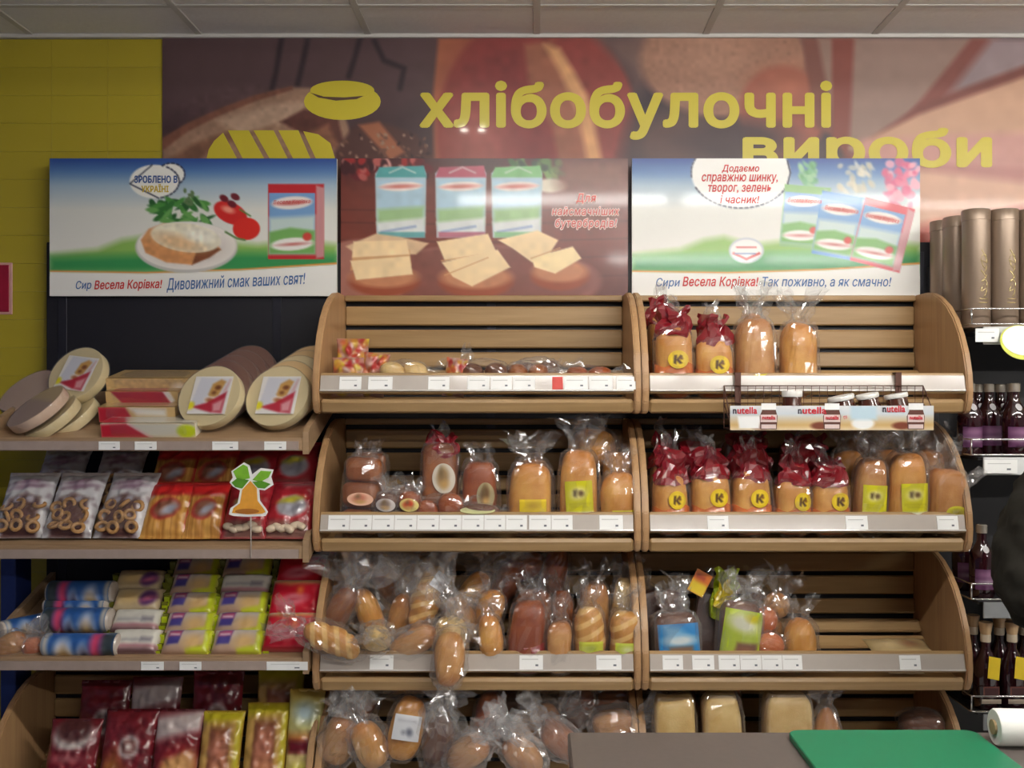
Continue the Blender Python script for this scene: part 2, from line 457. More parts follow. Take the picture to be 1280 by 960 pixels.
# luminaires
TUBEM, _t, _b = nt('lit_tube')
_b.inputs['Base Color'].default_value = (.9, .9, .88, 1); _b.inputs['Emission Color'].default_value = TUBE_COLOUR; _b.inputs['Emission Strength'].default_value = TUBE_RADIANCE
for tx, ty in TUBES:
    t = thing('ceiling_luminaire', '%s ceiling strip light of the %s row, counted from the left' % (ORD[TUBES.index((tx, ty)) % 4], 'front' if ty > 0 else 'rear'), 'ceiling light', (tx, ty, CEIL-.062), group='aisle strip lights')
    box('housing', (1.26, .09, .045), (0, 0, -.0235), plain('lamp_white', (240, 240, 236), .4), t)
    for s_ in (-1, 1): box('drop_rod', (.012, .012, .062), (s_*.4, 0, .03), CHROME, t)
    for s_ in (-1, 1): box('tube_socket', (.02, .03, .05), (s_*.612, 0, -.066), plain('lamp_white', (240, 240, 236), .4), t)
    lathe('fluorescent_tube', [(.02, -.6), (.024, -.59), (.024, .59), (.02, .6)], TUBEM, t, 16, (0, 0, -.076), (0, PI/2, 0))
for sx_, sy_ in SPOTS:
    t = thing('downlight', '%s small round ceiling downlight near the mural' % ('left' if sx_ < -.3 else 'right'), 'ceiling light', (sx_, sy_, CEIL-.001), group='small round downlights')
    lathe('ring', [(.030, 0), (.03, -.012), (.024, -.014), (.022, -.006)], plain('lamp_white', (240, 240, 236), .4), t)

# ================================================================== mural
MW, MY = (203, 47, 1500, 330), WALLY-.012
def mpx(px, py): return X(px, MY), Z(py, MY)
cv = Canvas(*MW, 780, 170, (76, 52, 54))
cv.vgrad([(47, (84, 62, 64)), (150, (66, 46, 50)), (330, (60, 42, 44))])
cv.poly([(203, 40), (545, 40), (545, 110), (380, 150), (203, 140)], (88, 66, 68), 30)
for q in (([(352, 47), (345, 90), (340, 110)]), ([(385, 47), (378, 80), (372, 105)]), ([(450, 47), (444, 70), (436, 95)]), ([(468, 50), (480, 75), (505, 85), (500, 110)])):
    cv.line(q, 7, (44, 32, 40), 3, .8)
# baguette at the left
cv.poly([(203, 176), (235, 156), (275, 138), (320, 121), (365, 109), (400, 110), (425, 130), (440, 170), (440, 330), (203, 330)], (146, 114, 94), 3)
cv.poly([(203, 172), (235, 153), (275, 135), (320, 118), (365, 107), (366, 112), (320, 126), (275, 144), (235, 164), (203, 188)], (116, 74, 58), 2)
cv.poly([(203, 205), (240, 180), (300, 158), (350, 148), (340, 160), (280, 180), (240, 205), (203, 235)], (120, 84, 66), 4)
cv.poly([(270, 150), (340, 130), (385, 126), (372, 148), (300, 168)], (172, 142, 120), 5)
cv.poly([(350, 152), (380, 136), (422, 146), (430, 180), (400, 178)], (88, 50, 44), 3)
cv.poly([(385, 165), (410, 155), (425, 185), (400, 190)], (128, 84, 64), 4)
cv.mottle(.045, 5, 3, cv.mask_ell(320, 190, 130, 85, 0, 6)); cv.mottle(.03, 16, 4, cv.mask_ell(320, 190, 130, 85, 0, 6))
cv.poly([(418, 190), (440, 160), (470, 150), (520, 168), (545, 200), (545, 330), (418, 330)], (78, 48, 44), 4)
cv.poly([(448, 156), (474, 152), (506, 190), (488, 200)], (156, 96, 68), 3)
rs = random.Random(2)
for i in range(60): cv.ell(rs.uniform(424, 535), rs.uniform(168, 205), rs.uniform(1.5, 3.5), rs.uniform(1, 2), rs.choice([(150, 120, 100), (110, 76, 62), (52, 30, 32)]), rs.uniform(0, 180), 1.2)
# round loaf in the middle
cv.poly([(545, 330), (543, 190), (541, 120), (548, 47), (600, 47), (560, 120), (556, 330)], (160, 92, 66), 4)
cv.ell(672, 165, 126, 150, (134, 58, 52), 0, 5)
cv.ell(640, 150, 70, 110, (120, 44, 46), 0, 40, .7)
cv.ell(600, 190, 40, 60, (168, 100, 88), 0, 30, .6)
cv.poly([(655, 55), (690, 50), (720, 90), (745, 150), (755, 210), (700, 210), (690, 160), (660, 100)], (146, 88, 66), 5)
cv.poly([(680, 55), (700, 60), (735, 120), (752, 200), (735, 205), (722, 140), (700, 90)], (206, 152, 104), 6)
cv.mottle(.03, 10, 8, cv.mask_ell(672, 150, 120, 120, 0, 6))
cv.poly([(745, 47), (800, 47), (810, 130), (790, 90)], (104, 80, 76), 12)
cv.ell(815, 150, 26, 95, (40, 26, 34), 20, 12, .9)
# buns
cv.ell(905, 75, 105, 72, (150, 108, 88), 0, 6)
cv.ell(880, 60, 60, 40, (170, 130, 108), 0, 40, .6)
cv.ell(840, 180, 50, 40, (90, 60, 54), 0, 20, .8)
cv.mottle(.035, 5, 11, cv.mask_ell(905, 75, 105, 72, 0, 6))
cv.ell(978, 140, 55, 58, (142, 78, 62), 0, 6)
cv.ell(985, 105, 40, 22, (172, 104, 80), 0, 20, .6)
cv.ell(920, 175, 70, 26, (56, 34, 38), 0, 12, .9)
# sliced loaf at the right
cv.poly([(1003, 47), (1040, 47), (1042, 170), (1020, 160), (1010, 100)], (116, 70, 60), 4)
cv.poly([(1022, 47), (1075, 47), (1062, 130), (1045, 165)], (140, 112, 100), 5)
cv.poly([(1040, 47), (1072, 47), (1066, 210), (1040, 170)], (122, 62, 52), 4)
cv.poly([(1068, 47), (1240, 47), (1150, 160), (1060, 215)], (140, 114, 103), 5)
cv.poly([(1215, 47), (1250, 47), (1180, 140), (1060, 215), (1130, 150)], (120, 66, 58), 5)
cv.poly([(1240, 47), (1500, 47), (1500, 60), (1300, 90), (1180, 125)], (140, 122, 124), 8)
cv.poly([(1280, 82), (1500, 50), (1500, 330), (1150, 330), (1040, 290), (1050, 200), (1150, 130)], (112, 60, 52), 5)
cv.poly([(1290, 92), (1500, 60), (1500, 220), (1280, 210), (1100, 200), (1062, 185), (1150, 142)], (186, 146, 120), 5)
cv.poly([(1075, 175), (1280, 165), (1500, 160), (1500, 290), (1270, 265), (1120, 240), (1060, 215)], (186, 134, 128), 8, .8)
cv.poly([(1060, 205), (1120, 208), (1280, 228), (1500, 262), (1500, 300), (1280, 258), (1100, 300), (1040, 300)], (206, 164, 140), 8)
cv.poly([(1140, 285), (1280, 262), (1500, 300), (1500, 330), (1140, 330)], (178, 78, 62), 12)
cv.mottle(.015, 12, 21)
cv.c = np.clip(cv.c*1.02, 0, 250)
mz0 = Z(330, MY)
mur = thing('wall_mural', 'wide printed bread mural with yellow lettering across the top of the wall', 'mural', (X(700, MY), MY, mz0))
def mloc(px, py): return X(px, MY)-mur.location.x, Z(py, MY)-mz0
a, b_ = mloc(203, 330); c_, d_ = mloc(1500, 47.5)
box('backing_sheet', (c_-a, .006, d_-b_), ((a+c_)/2, .0042, (b_+d_)/2), plain('vinyl_edge', (90, 70, 66), .5), mur)
print_sheet('photo_print', cv, lambda u, v: (a+(c_-a)*u, 0, d_+(b_-d_)*v), INK_MURAL, mur)
def mtext(s, x0, y0, x1, y1, **k):
    p, q = mloc(x0, y1); r, t_ = mloc(x1, y0)
    return text('lettering', s, LETY, mur, p, q, r, t_, -.0012, **k)
mtext('хлібобулочні', 524, 101, 1040, 175, bold=.032)
mtext('вироби', 928, 160, 1240, 222, bold=.036)
# yellow bread icons
def ring_pts(cx, cy, rx, ry, a0=0, a1=360, n=28):
    return [(cx+rx*math.cos(math.radians(a0+(a1-a0)*i/n)), cy-ry*math.sin(math.radians(a0+(a1-a0)*i/n))) for i in range(n+(0 if a1-a0 == 360 else 1))]
def mflat(name, pts, mat=LETY, y=-.0012):
    return plate(name, [mloc(*p) for p in pts], .001, mat, mur, (0, y, 0))
mflat('bun_icon', ring_pts(428, 127, 48, 23)+[], y=-.0012)
mflat('bun_icon', ring_pts(428, 113, 40, 12), y=-.0020)
SLIT = plain('mural_slit', (86, 60, 50), .5)
mflat('bun_slit', [(388, 116), (405, 121), (430, 122), (455, 120), (446, 124), (420, 126), (398, 122)], SLIT, -.0024)
CUTS = [(281, 303), (313, 337), (344, 366), (375, 394)]
for k in range(5):
    if k == 0: pts = [(257, 205), (261, 187), (268, 176), (278, 167), (279, 166), (300, 205)]
    elif k == 4: pts = [(379, 164), (398, 168), (413, 179), (421, 205), (398, 205)]
    else: pts = [(CUTS[k-1][0]+4, 163), (CUTS[k][0]-2, 163), (CUTS[k][1]-3, 205), (CUTS[k-1][1]+4, 205)]
    mflat('loaf_icon', pts)

# ================================================================== gondola back board, uprights
t = thing('shelf_backboard', 'tall near-black back board behind all the shelves and bins', 'back board', (-.16, BINY+.006, 0))
xl, xr = X(57, 3.33), X(1172, 3.33)
box('board', (xr-xl, WALLY-.01-BINY-.008, 2.045), ((xl+xr)/2+.16, (WALLY-.01-BINY-.008)/2, 2.045/2), NAVY, t, b=.003)
for i in range(5):
    box('slot_strip', (.03, .004, 2.0), (-1.66+.16+.75*i, -.0015, 1.01), plain('slot_metal', (52, 52, 60), .4, metal=.6), t, b=.001)

# ================================================================== posters
POY = 3.312
def poster(label, pxl, pxr, cvfn, texts):
    x0, x1 = X(pxl, POY), X(pxr, POY); z0, z1 = Z(370, POY), Z(198, POY)
    t = thing('advertising_poster', label, 'poster', ((x0+x1)/2, POY, z0), group='advertising boards above the shelves')
    W, H = x1-x0, z1-z0
    box('board', (W, .013, H), (0, .0075, H/2), plain('foam_board', (225, 222, 214), .5, var=.02), t, b=.001)
    cv = Canvas(pxl, 198, pxr, 370, 270, 130)
    cvfn(cv)
    print_sheet('print', cv, lambda u, v: (-W/2+W*u, 0, H-H*v), INK_GLOSS, t)
    for (s, col, bx0, by0, bx1, by1, kw) in texts:
        m = plain('ink_%d_%d_%d' % col, col, .4, var=.02)
        text('lettering', s, m, t, X(bx0, POY)-t.location.x, Z(by1, POY)-z0, X(bx1, POY)-t.location.x, Z(by0, POY)-z0, -.0008-.0004*kw.pop('lift', 0), **kw)
    return t
BLU, RED = (70, 110, 165), (206, 52, 48)
def scen(cv, x0, hillx=0):
    x1 = x0+360
    cv.vgrad([(198, (44, 74, 142)), (214, (86, 124, 176)), (232, (164, 186, 202)), (262, (222, 222, 214)), (310, (232, 230, 222)), (370, (236, 232, 224))])
    hills = [(x0, 318), (x0+60, 312), (x0+90, 300), (x0+115, 296), (x0+150, 306), (x0+200, 300), (x0+260, 306), (x0+310, 300), (x0+360, 306), (x0+360, 336), (x0+180, 340), (x0, 340)]
    cv.poly(hills, (142, 186, 92), 8)
    cv.poly([(x0, 322), (x0+130, 318), (x0+250, 316), (x0+360, 318), (x0+360, 340), (x0, 340)], (58, 146, 84), 10)
    cv.poly([(x0, 338), (x0+120, 340), (x0+240, 336), (x0+360, 328), (x0+360, 330.5), (x0+240, 338), (x0+120, 342), (x0, 340)], (232, 150, 70), 1.2)
    cv.poly([(x0, 340), (x0+120, 342), (x0+240, 338), (x0+360, 330.5), (x0+360, 372), (x0, 372)], (240, 238, 232), 1.2)
def carton(cv, x0, y0, w, h, band, ang=0, seed=1, soft=1.0):
    """small printed cheese carton: coloured band, sky, hill, white oval for its name"""
    ca, sa = math.cos(math.radians(ang)), math.sin(math.radians(ang))
    R = lambda pts: [(x0+p[0]*w*ca-p[1]*h*sa, y0+p[0]*w*sa+p[1]*h*ca) for p in pts]
    cv.poly(R([(0, 0), (1, 0), (1, 1), (0, 1)]), band, soft)
    cv.poly(R([(.02, .12), (.84, .12), (.84, .93), (.02, .93)]), (118, 160, 206), soft)
    cv.poly(R([(.02, .45), (.84, .42), (.84, .93), (.02, .93)]), (196, 214, 210), 5)
    cv.poly(R([(.02, .64), (.4, .58), (.84, .62), (.84, .93), (.02, .93)]), (120, 176, 96), 3)
    cv.poly(R([(.86, .02), (1, .05), (1, .97), (.86, .99)]), (206, 206, 204), 2, .6)
    p = R([(.43, .25)])[0]; cv.ell(p[0], p[1], w*.36, h*.085, (238, 228, 222), ang-4, 1.5)
    p = R([(.43, .25)])[0]; cv.ell(p[0], p[1], w*.27, h*.03, (196, 90, 84), ang-4, 2, .8)
    p = R([(.43, .80)])[0]; cv.ell(p[0], p[1], w*.38, h*.085, (240, 236, 230), ang-4, 1.5)
    p = R([(.45, .80)])[0]; cv.ell(p[0], p[1], w*.24, h*.02, (180, 70, 66), ang-4, 2, .7)
    p = R([(.70, .70)])[0]; cv.ell(p[0], p[1], w*.08, h*.055, (206, 70, 60), 0, 2)
def dashes(cv, cx, cy, rx, ry, a0, a1, n, col=(40, 44, 66), ang=0, ln=.5, wd=2):
    for i in range(n):
        q = [a0+(a1-a0)*(i+ln*s)/n for s in (0, .5, 1)]
        pts = []
        for d in q:
            u, v = rx*math.cos(math.radians(d)), -ry*math.sin(math.radians(d)); ca, sa = math.cos(math.radians(ang)), math.sin(math.radians(ang))
            pts.append((cx+u*ca-v*sa, cy+u*sa+v*ca))
        cv.line(pts, wd, col)
def p1(cv):
    scen(cv, 62)
    # badge
    cv.ell(193, 227, 31, 21, (240, 238, 230)); cv.ell(214, 218, 17, 14, (240, 238, 230)); 
    dashes(cv, 193, 227, 31, 21, 95, 280, 1, ln=1.0, wd=1.6); dashes(cv, 193, 227, 31, 21, 60, -80, 12); dashes(cv, 214, 218, 17, 14, 130, -60, 9)
    # greens
    rs = random.Random(4)
    for i in range(46):
        x = rs.uniform(190, 262); y = 262+rs.uniform(-14, 16)-abs(x-232)*-.12
        cv.ell(x, y, rs.uniform(5, 11), rs.uniform(2.2, 4), rs.choice([(52, 110, 50), (76, 142, 64), (40, 88, 44), (104, 160, 84)]), rs.uniform(-60, 60))
    for i in range(10): cv.ell(236+rs.uniform(-5, 5), 246+rs.uniform(-8, 10), 3, 2, (96, 120, 80), rs.uniform(0, 90))
    # plate, tomatoes, bread with spread
    cv.ell(233, 309, 64, 32, (200, 196, 190)); cv.ell(233, 307, 62, 30, (238, 232, 224)); cv.ell(236, 309, 50, 22, (222, 212, 204), 0, 8)
    cv.ell(288, 266, 22, 13, (206, 44, 40), 25); cv.ell(308, 286, 17, 14, (214, 48, 38)); cv.ell(285, 262, 8, 4, (240, 150, 130), 20, 3)
    for a, b in ((280, 248), (294, 246), (290, 255)): cv.ell(a, b, 6, 4, (110, 34, 44), 30)
    cv.line([(300, 262), (313, 270)], 2, (86, 130, 60)); cv.line([(282, 290), (296, 298), (306, 300)], 2.5, (96, 130, 70))
    cv.poly([(176, 300), (186, 286), (205, 279), (262, 292), (276, 312), (240, 331), (208, 328), (182, 316)], (216, 150, 96), 2)
    cv.poly([(240, 331), (262, 322), (276, 312), (268, 308), (245, 316)], (126, 74, 46), 2)
    cv.ell(232, 297, 44, 18, (240, 232, 206), 8); cv.ell(222, 303, 30, 9, (224, 180, 130), 14, 8, .8); cv.ell(252, 294, 20, 9, (246, 240, 222), 8, 5)
    cv.mottle(.04, 5, 7, cv.mask_ell(230, 305, 50, 26))
    carton(cv, 335, 230, 70, 94, (190, 40, 48), 0)
def p2_(cv):
    cv.vgrad([(198, (70, 30, 34)), (240, (112, 54, 44)), (300, (120, 58, 46)), (370, (96, 48, 44))])
    rs = random.Random(9)
    for i in range(40): cv.ell(rs.uniform(426, 545), rs.uniform(198, 222), rs.uniform(4, 9), rs.uniform(3, 6), rs.choice([(150, 40, 40), (96, 26, 34), (206, 150, 140), (60, 22, 28), (176, 90, 84)]), rs.uniform(0, 90), 2)
    for i in range(40): cv.ell(rs.uniform(640, 700), rs.uniform(200, 222), rs.uniform(4, 9), rs.uniform(2, 5), rs.choice([(60, 90, 50), (90, 120, 70), (40, 56, 40), (120, 150, 90)]), rs.uniform(0, 90), 2)
    cv.ell(600, 205, 24, 10, (60, 26, 28), 0, 5); cv.ell(688, 232, 20, 9, (220, 210, 190), 0, 3)
    cv.poly([(700, 198), (786, 198), (786, 240), (700, 234)], (128, 84, 70), 20)
    for y in (262, 278, 300, 322, 346): cv.line([(426, y), (600, y+3), (786, y-2)], 1.6, (84, 40, 36), 2, .7)
    cv.ell(600, 352, 150, 46, (150, 96, 84), 0, 3); cv.ell(600, 350, 145, 42, (128, 74, 64), 0, 4)
    cv.ell(450, 345, 60, 46, (166, 110, 96), 0, 3)
    for (x0, c) in ((469, (84, 160, 160)), (544, (178, 84, 104)), (614, (128, 186, 124))):
        cv.poly([(x0, 217), (x0+6, 210), (x0+60, 208), (x0+64, 217), (x0+62, 297), (x0+2, 297)], (180, 200, 210), 1.5)
        cv.poly([(x0, 222), (x0+5, 209), (x0+61, 207), (x0+64, 222)], c, 1.5)
        cv.line([(x0+18, 216), (x0+34, 209), (x0+50, 216)], 1.5, (226, 226, 220), 2, .8)
        cv.rect(x0+3, 224, x0+61, 270, (176, 206, 222), 6); cv.poly([(x0+3, 262), (x0+61, 258), (x0+61, 280), (x0+3, 280)], (160, 196, 140), 5)
        cv.ell(x0+32, 233, 27, 6, (236, 222, 218), -2); cv.ell(x0+32, 233, 20, 2.4, (206, 110, 100), -2, 2, .8)
        cv.poly([(x0+2, 278), (x0+62, 272), (x0+62, 290), (x0+4, 296)], (222, 226, 224), 4); cv.line([(x0+8, 290), (x0+50, 283)], 3, (140, 160, 196), 2, .8)
        cv.rect(x0+4, 290, x0+62, 297, c, 2, .8)
    CH, CD = (246, 216, 168), (214, 160, 110)
    # three open sandwiches
    def crusty(x, y, rx, ry): cv.ell(x, y, rx, ry, (150, 74, 48), 0, 3); cv.ell(x, y-6, rx*.95, ry*.75, (196, 132, 96), 0, 4)
    crusty(480, 352, 44, 18); crusty(595, 352, 46, 20); crusty(700, 345, 36, 18)
    cv.poly([(432, 308), (470, 292), (500, 296), (536, 304), (520, 318), (446, 318)], (226, 190, 150), 2)
    cv.poly([(441, 316), (512, 312), (514, 332), (438, 338)], CD, 2); cv.poly([(442, 302), (508, 300), (512, 318), (440, 322)], CH, 1.5)
    cv.poly([(438, 326), (512, 320), (516, 343), (445, 350)], CH, 1.5)
    cv.poly([(546, 302), (610, 292), (622, 318), (556, 326)], CH, 1.5); cv.line([(552, 326), (622, 315)], 1.5, CD)
    cv.poly([(552, 328), (622, 312), (638, 334), (590, 358), (566, 346)], CH, 1.5); cv.line([(556, 344), (610, 322)], 1.4, CD)
    cv.poly([(622, 300), (672, 288), (698, 300), (684, 322), (665, 328), (640, 310)], CH, 1.5)
    cv.poly([(664, 322), (716, 308), (727, 323), (694, 342), (668, 334)], (250, 224, 172), 1.5); cv.line([(664, 323), (700, 310)], 1.4, CD)
    cv.mottle(.02, 8, 17)
def p3(cv):
    x0 = 790
    scen(cv, x0)
    cv.vgrad_done = 1
    rs = random.Random(6)
    for i in range(30): cv.ell(rs.uniform(1000, 1022), rs.uniform(205, 232), rs.uniform(3, 7), rs.uniform(2, 4), rs.choice([(120, 180, 130), (160, 204, 160), (90, 150, 100)]), rs.uniform(0, 90), 2, .8)
    for i in range(34): cv.ell(rs.uniform(1050, 1090), rs.uniform(205, 240), rs.uniform(3, 7), rs.uniform(2, 4), rs.choice([(206, 200, 180), (226, 220, 200), (190, 186, 166)]), rs.uniform(0, 90), 2, .7)
    for i in range(46): cv.ell(1128+rs.uniform(-22, 20), rs.uniform(202, 258), rs.uniform(3, 7), rs.uniform(3, 6), rs.choice([(226, 120, 150), (240, 170, 186), (206, 90, 126)]), rs.uniform(0, 90), 2, .85)
    cv.ell(926, 216, 62, 44, (242, 240, 234), 0, 1.5)
    dashes(cv, 926, 216, 62, 44, 205, 345, 22, wd=2.2); dashes(cv, 926, 216, 62, 44, 150, 190, 6, wd=2)
    dashes(cv, 926, 216, 62, 44, 340, 380, 1, ln=1.0, wd=2)
    carton(cv, 981, 230, 58, 78, (140, 186, 120), 5); carton(cv, 1028, 238, 60, 80, (96, 150, 206), 10); carton(cv, 1082, 246, 64, 82, (206, 70, 84), 14)
    cv.ell(933, 313, 22, 16, (196, 200, 206), 0); cv.ell(933, 313, 19.5, 13.5, (240, 238, 234)); 
    dashes(cv, 933, 313, 17, 11, 200, 340, 1, (196, 60, 60), ln=1.0, wd=3)
    cv.line([(921, 309), (945, 309)], 1.8, (206, 90, 86)); cv.line([(919, 317), (944, 317)], 1.8, (120, 140, 180))
P1T = [('Сир', BLU, 95, 351, 114.5, 364, dict(shear=.22, bold=.01, rot=.02)), ('Весела Корівка!', RED, 118, 349.5, 203, 364, dict(shear=.22, bold=.02, rot=.02)),
       ('Дивовижний смак ваших свят!', BLU, 208, 343.5, 382, 362, dict(shear=.22, bold=.01, rot=.045)),
       ('ЗРОБЛЕНО В', (60, 92, 150), 168, 219.5, 222, 229, dict(bold=.04)), ('УКРАЇНІ', (206, 178, 60), 177, 230, 211, 240.5, dict(bold=.04)),
       ('Весела Корівка', (196, 60, 56), 342, 249.5, 388, 256, dict(shear=.2, rot=.03))]
P2T = []
for off, col, ins in ((.10, (252, 232, 224), 0), (.006, (206, 60, 52), 1.2)):
    for s_, a in (('Для', (719, 241, 746, 256)), ('найсмачніших', (689, 257.5, 775, 270.5)), ('бутербродів!', (693, 272, 772, 288))):
        P2T.append((s_, col, a[0]+ins, a[1]+ins, a[2]-ins, a[3]-ins, dict(bold=off, spacing=1.15-off*1.2, shear=.15, lift=0 if off > .02 else 6)))
P3T = [('Сири', BLU, 820, 347.5, 850, 361, dict(shear=.22, bold=.01)), ('Весела Корівка!', RED, 853, 345.5, 948, 361, dict(shear=.22, bold=.02)),
       ('Так поживно, а як смачно!', BLU, 953, 346, 1114, 360, dict(shear=.22, bold=.01)),
       ('Додаємо', RED, 902, 206, 949, 216.5, dict(shear=.2, bold=.02)), ('справжню шинку,', RED, 877, 218, 972, 230, dict(shear=.2, bold=.02)),
       ('творог, зелень', RED, 885, 231, 964, 243, dict(shear=.2, bold=.02)), ('і часник!', RED, 900, 244, 949, 254.5, dict(shear=.2, bold=.02)),
       ('Весела Корівка', (196, 60, 56), 985, 248, 1027, 255, dict(shear=.2, rot=-.05)), ('Весела Корівка', (196, 60, 56), 1031, 259, 1073, 266, dict(shear=.2, rot=-.14)), ('Весела Корівка', (196, 60, 56), 1082, 270, 1124, 277, dict(shear=.2, rot=-.2))]
poster('cheese poster with bread on a white plate, tomatoes and one red carton', 62, 421, p1, P1T)
poster('brown cheese poster with three open sandwiches and three cartons', 426, 785, p2_, P2T)
poster('cheese poster with red text in a white bubble and three tilted cartons', 790, 1150, p3, P3T)

# red sign at the left
t = thing('wall_sign', 'dark red square sign with pale border on the yellow tiles', 'sign', (X(-14, 3.39), WALLY-.0065, Z(393, 3.39)))
box('plate', (.165, .004, .185), (0, 0, .0925), plain('sign_border', (214, 160, 150), .4), t)
box('red_field', (.145, .003, .167), (0, -.003, .0925), plain('sign_red', (158, 22, 52), .4), t)

# ================================================================== curved wooden bins
BZ = {1: 1.450, 2: 1.0225, 3: 0.595, 4: 0.1675}
COLX = {'left': (-1.700, -.693), 'middle': (-.687, .3195), 'right': (.3225, 1.335)}
PROF = [(0, .012), (0, .405), (-.11, .405), (-.16, .397), (-.215, .378), (-.27, .347), (-.32, .304), (-.362, .25), (-.395, .188), (-.415, .125), (-.42, .075), (-.416, .035), (-.40, .006), (-.38, 0), (-.30, 0)]
SLATS = [(0.334, .066, 0, -.012), (.254, .064, 0, -.012), (.181, .052, .06, -.018), (.1235, .05, .72, -.062), (.078, .05, .86, -.108)]
def make_bin(row, col, label):
    x0, x1 = COLX[col]; W = x1-x0; z0 = BZ[row]
    t = thing('bread_bin', label, 'bread bin', ((x0+x1)/2, BINY, z0), group='curved beech bread bins')
    th = .021
    for s in (-1, 1):
        o = prism('side_panel', PROF, -th/2, th/2, WOODP, t); o.location.x = s*(W/2-th/2)
        bm = bmesh.new(); bm.from_mesh(o.data); bmesh.ops.bevel(bm, geom=list(bm.edges), offset=.004, segments=2, affect='EDGES', clamp_overlap=True); bm.to_mesh(o.data); bm.free()
    iw = W-2*th-.001
    box('top_rail', (iw, .032, .020), (0, -.018, .394), WOOD, t, b=.004)
    for (v, h, ang, y) in SLATS:
        box('slat', (iw, .016, h), (0, y, v), WOOD, t, rot=(-ang, 0, 0), b=.005)
    box('base_board', (iw, .235, .012), (0, -.245, .036), WOOD, t, rot=(.09, 0, 0), b=.002)
    box('front_rail', (iw, .022, .044), (0, -.397, .024), WOOD, t, rot=(.30, 0, 0), b=.008)
    pb = box('price_board', (iw, .014, .064), (0, -.402, .094), WOOD, t, rot=(-.25, 0, 0), b=.003)
    pc = box('price_channel', (iw-.004, .004, .050), (0, -.4112, .0935), CLEARSTRIP, t, rot=(-.25, 0, 0), b=.0012)
    box('channel_lip', (iw-.004, .006, .005), (0, -.0028, -.023), plain('clear_lip', (214, 208, 200), .15, coat=1), pc, b=.001)
    return t
BINS = {}
for r in (1, 2, 3, 4):
    for c in ('middle', 'right'):
        BINS[r, c] = make_bin(r, c, 'curved beech bread bin in the %s column, %s row' % (c, {1: 'top', 2: 'second', 3: 'third', 4: 'bottom'}[r]))
make_bin(4, 'left', 'curved beech bin at the bottom left under the sloping shelves')

# ================================================================== sloping shelves at the left
SLZ = {'A': 1.376, 'B': 1.047, 'C': .708}
SLOPE = math.radians(20); TS = math.tan(SLOPE); SY0 = 2.905
def make_shelf(k, label):
    zt = SLZ[k]; x0, x1 = COLX['left']; W = x1-x0
    t = thing('sloping_shelf', label, 'shelf', ((x0+x1)/2, BINY, zt), group='sloping wooden shelves at the left')
    d = BINY-SY0
    th = .018
    L = d/math.cos(SLOPE)
    box('shelf_board', (W-.04, L-.012, th), (0, -d/2+.004, d/2*TS-th/2/math.cos(SLOPE)-.004), WOODL, t, rot=(SLOPE, 0, 0), b=.002)
    box('front_lip', (W-.038, .016, .040), (0, -d-.004, -.018), WOODL, t, b=.003)
    box('price_channel', (W-.06, .004, .028), (0, -d-.0135, -.022), plain('brown_grey_channel', (168, 150, 140), .25, coat=.5), t, b=.001)
    for s in (-1, 1):
        o = prism('side_board', [(-d-.013, -.048), (-d-.013, .020), (-d+.01, .034), (0, d*TS+.028), (0, d*TS-.05)], -.009, .009, WOODL, t)
        o.location.x = s*(W/2-.009)
    return t
SHELF = {k: make_shelf(k, l) for k, l in (('A', 'sloping wooden shelf holding the round cake layers'), ('B', 'sloping wooden shelf holding bagels and bread sticks'), ('C', 'sloping wooden shelf holding biscuit rolls and wafer packs'))}
t = thing('shelf_upright', 'dark steel upright at the left end of the lower shelves, coloured with a blue cast', 'upright', (-1.75, 3.2, 0))
box('post', (.05, .1, .98), (0, 0, .49), plain('steel_with_blue_cast', (34, 52, 110), .4), t); box('foot', (.07, .3, .04), (0, -.08, .02), plain('steel_with_blue_cast', (34, 52, 110), .4), t)  # blue light cast at the left edge is put into the steel colour

# ================================================================== price tags
def price_tags(where, Y, z, h, spans, tilt=-.25, red=()):
    for i, (a, b) in enumerate(spans):
        x0, x1 = X(a, Y), X(b, Y)
        isr = i in red
        t = thing('price_tag', ('red promotional price tag on the %s' % where) if isr else '%s price tag from the left on the %s' % (ORD[i], where), 'price tag', ((x0+x1)/2, Y, z), (tilt, 0, 0), group='price tags')
        w = x1-x0-.0015
        cd = box('card', (w, .0012, h), (0, 0, 0), plain('red_card', (206, 60, 50), .5) if isr else WHITE, t, b=.0003)
        if not isr:
            box('price_mark', (w*.12, .0006, h*.13), (w*.24, -.0009, -h*.2), DARKMARK, cd, b=.0001)
            box('print_line', (w*.7, .0006, h*.06), (-w*.05, -.0009, h*.22), plain('faint_print', (206, 206, 202), .6), cd, b=.0001)
PY = 2.9137
def zrail(r): return BZ[r]+.0945
price_tags('top middle bin', PY, zrail(1), .040, [(424, 452), (460, 491), (535, 562), (584, 612), (613, 640), (641, 669), (690, 704), (705, 735), (736, 766), (770, 795)], red=(6,))
price_tags('second middle bin', PY, zrail(2), .046, [(410, 437), (437, 465), (465, 493), (493, 521), (521, 549), (549, 577), (577, 605), (605, 632), (632, 659), (661, 689), (689, 716), (749, 779)])
price_tags('third middle bin', PY, zrail(3), .042, [(462, 492), (649, 679), (745, 777)])
price_tags('second right bin', PY, zrail(2), .042, [(884, 911), (1057, 1085), (1171, 1198)])
price_tags('third right bin', PY, zrail(3), .042, [(828, 854), (865, 893), (898, 925), (925, 952), (952, 978), (978, 1003), (1124, 1151)])
SPY = 2.8875
price_tags('round cake layer shelf', SPY, SLZ['A']-.022, .026, [(123, 150), (168, 196), (265, 298), (330, 358)], 0)
price_tags('wafer pack shelf', SPY, SLZ['C']-.022, .026, [(176, 205), (224, 252), (333, 385)], 0)

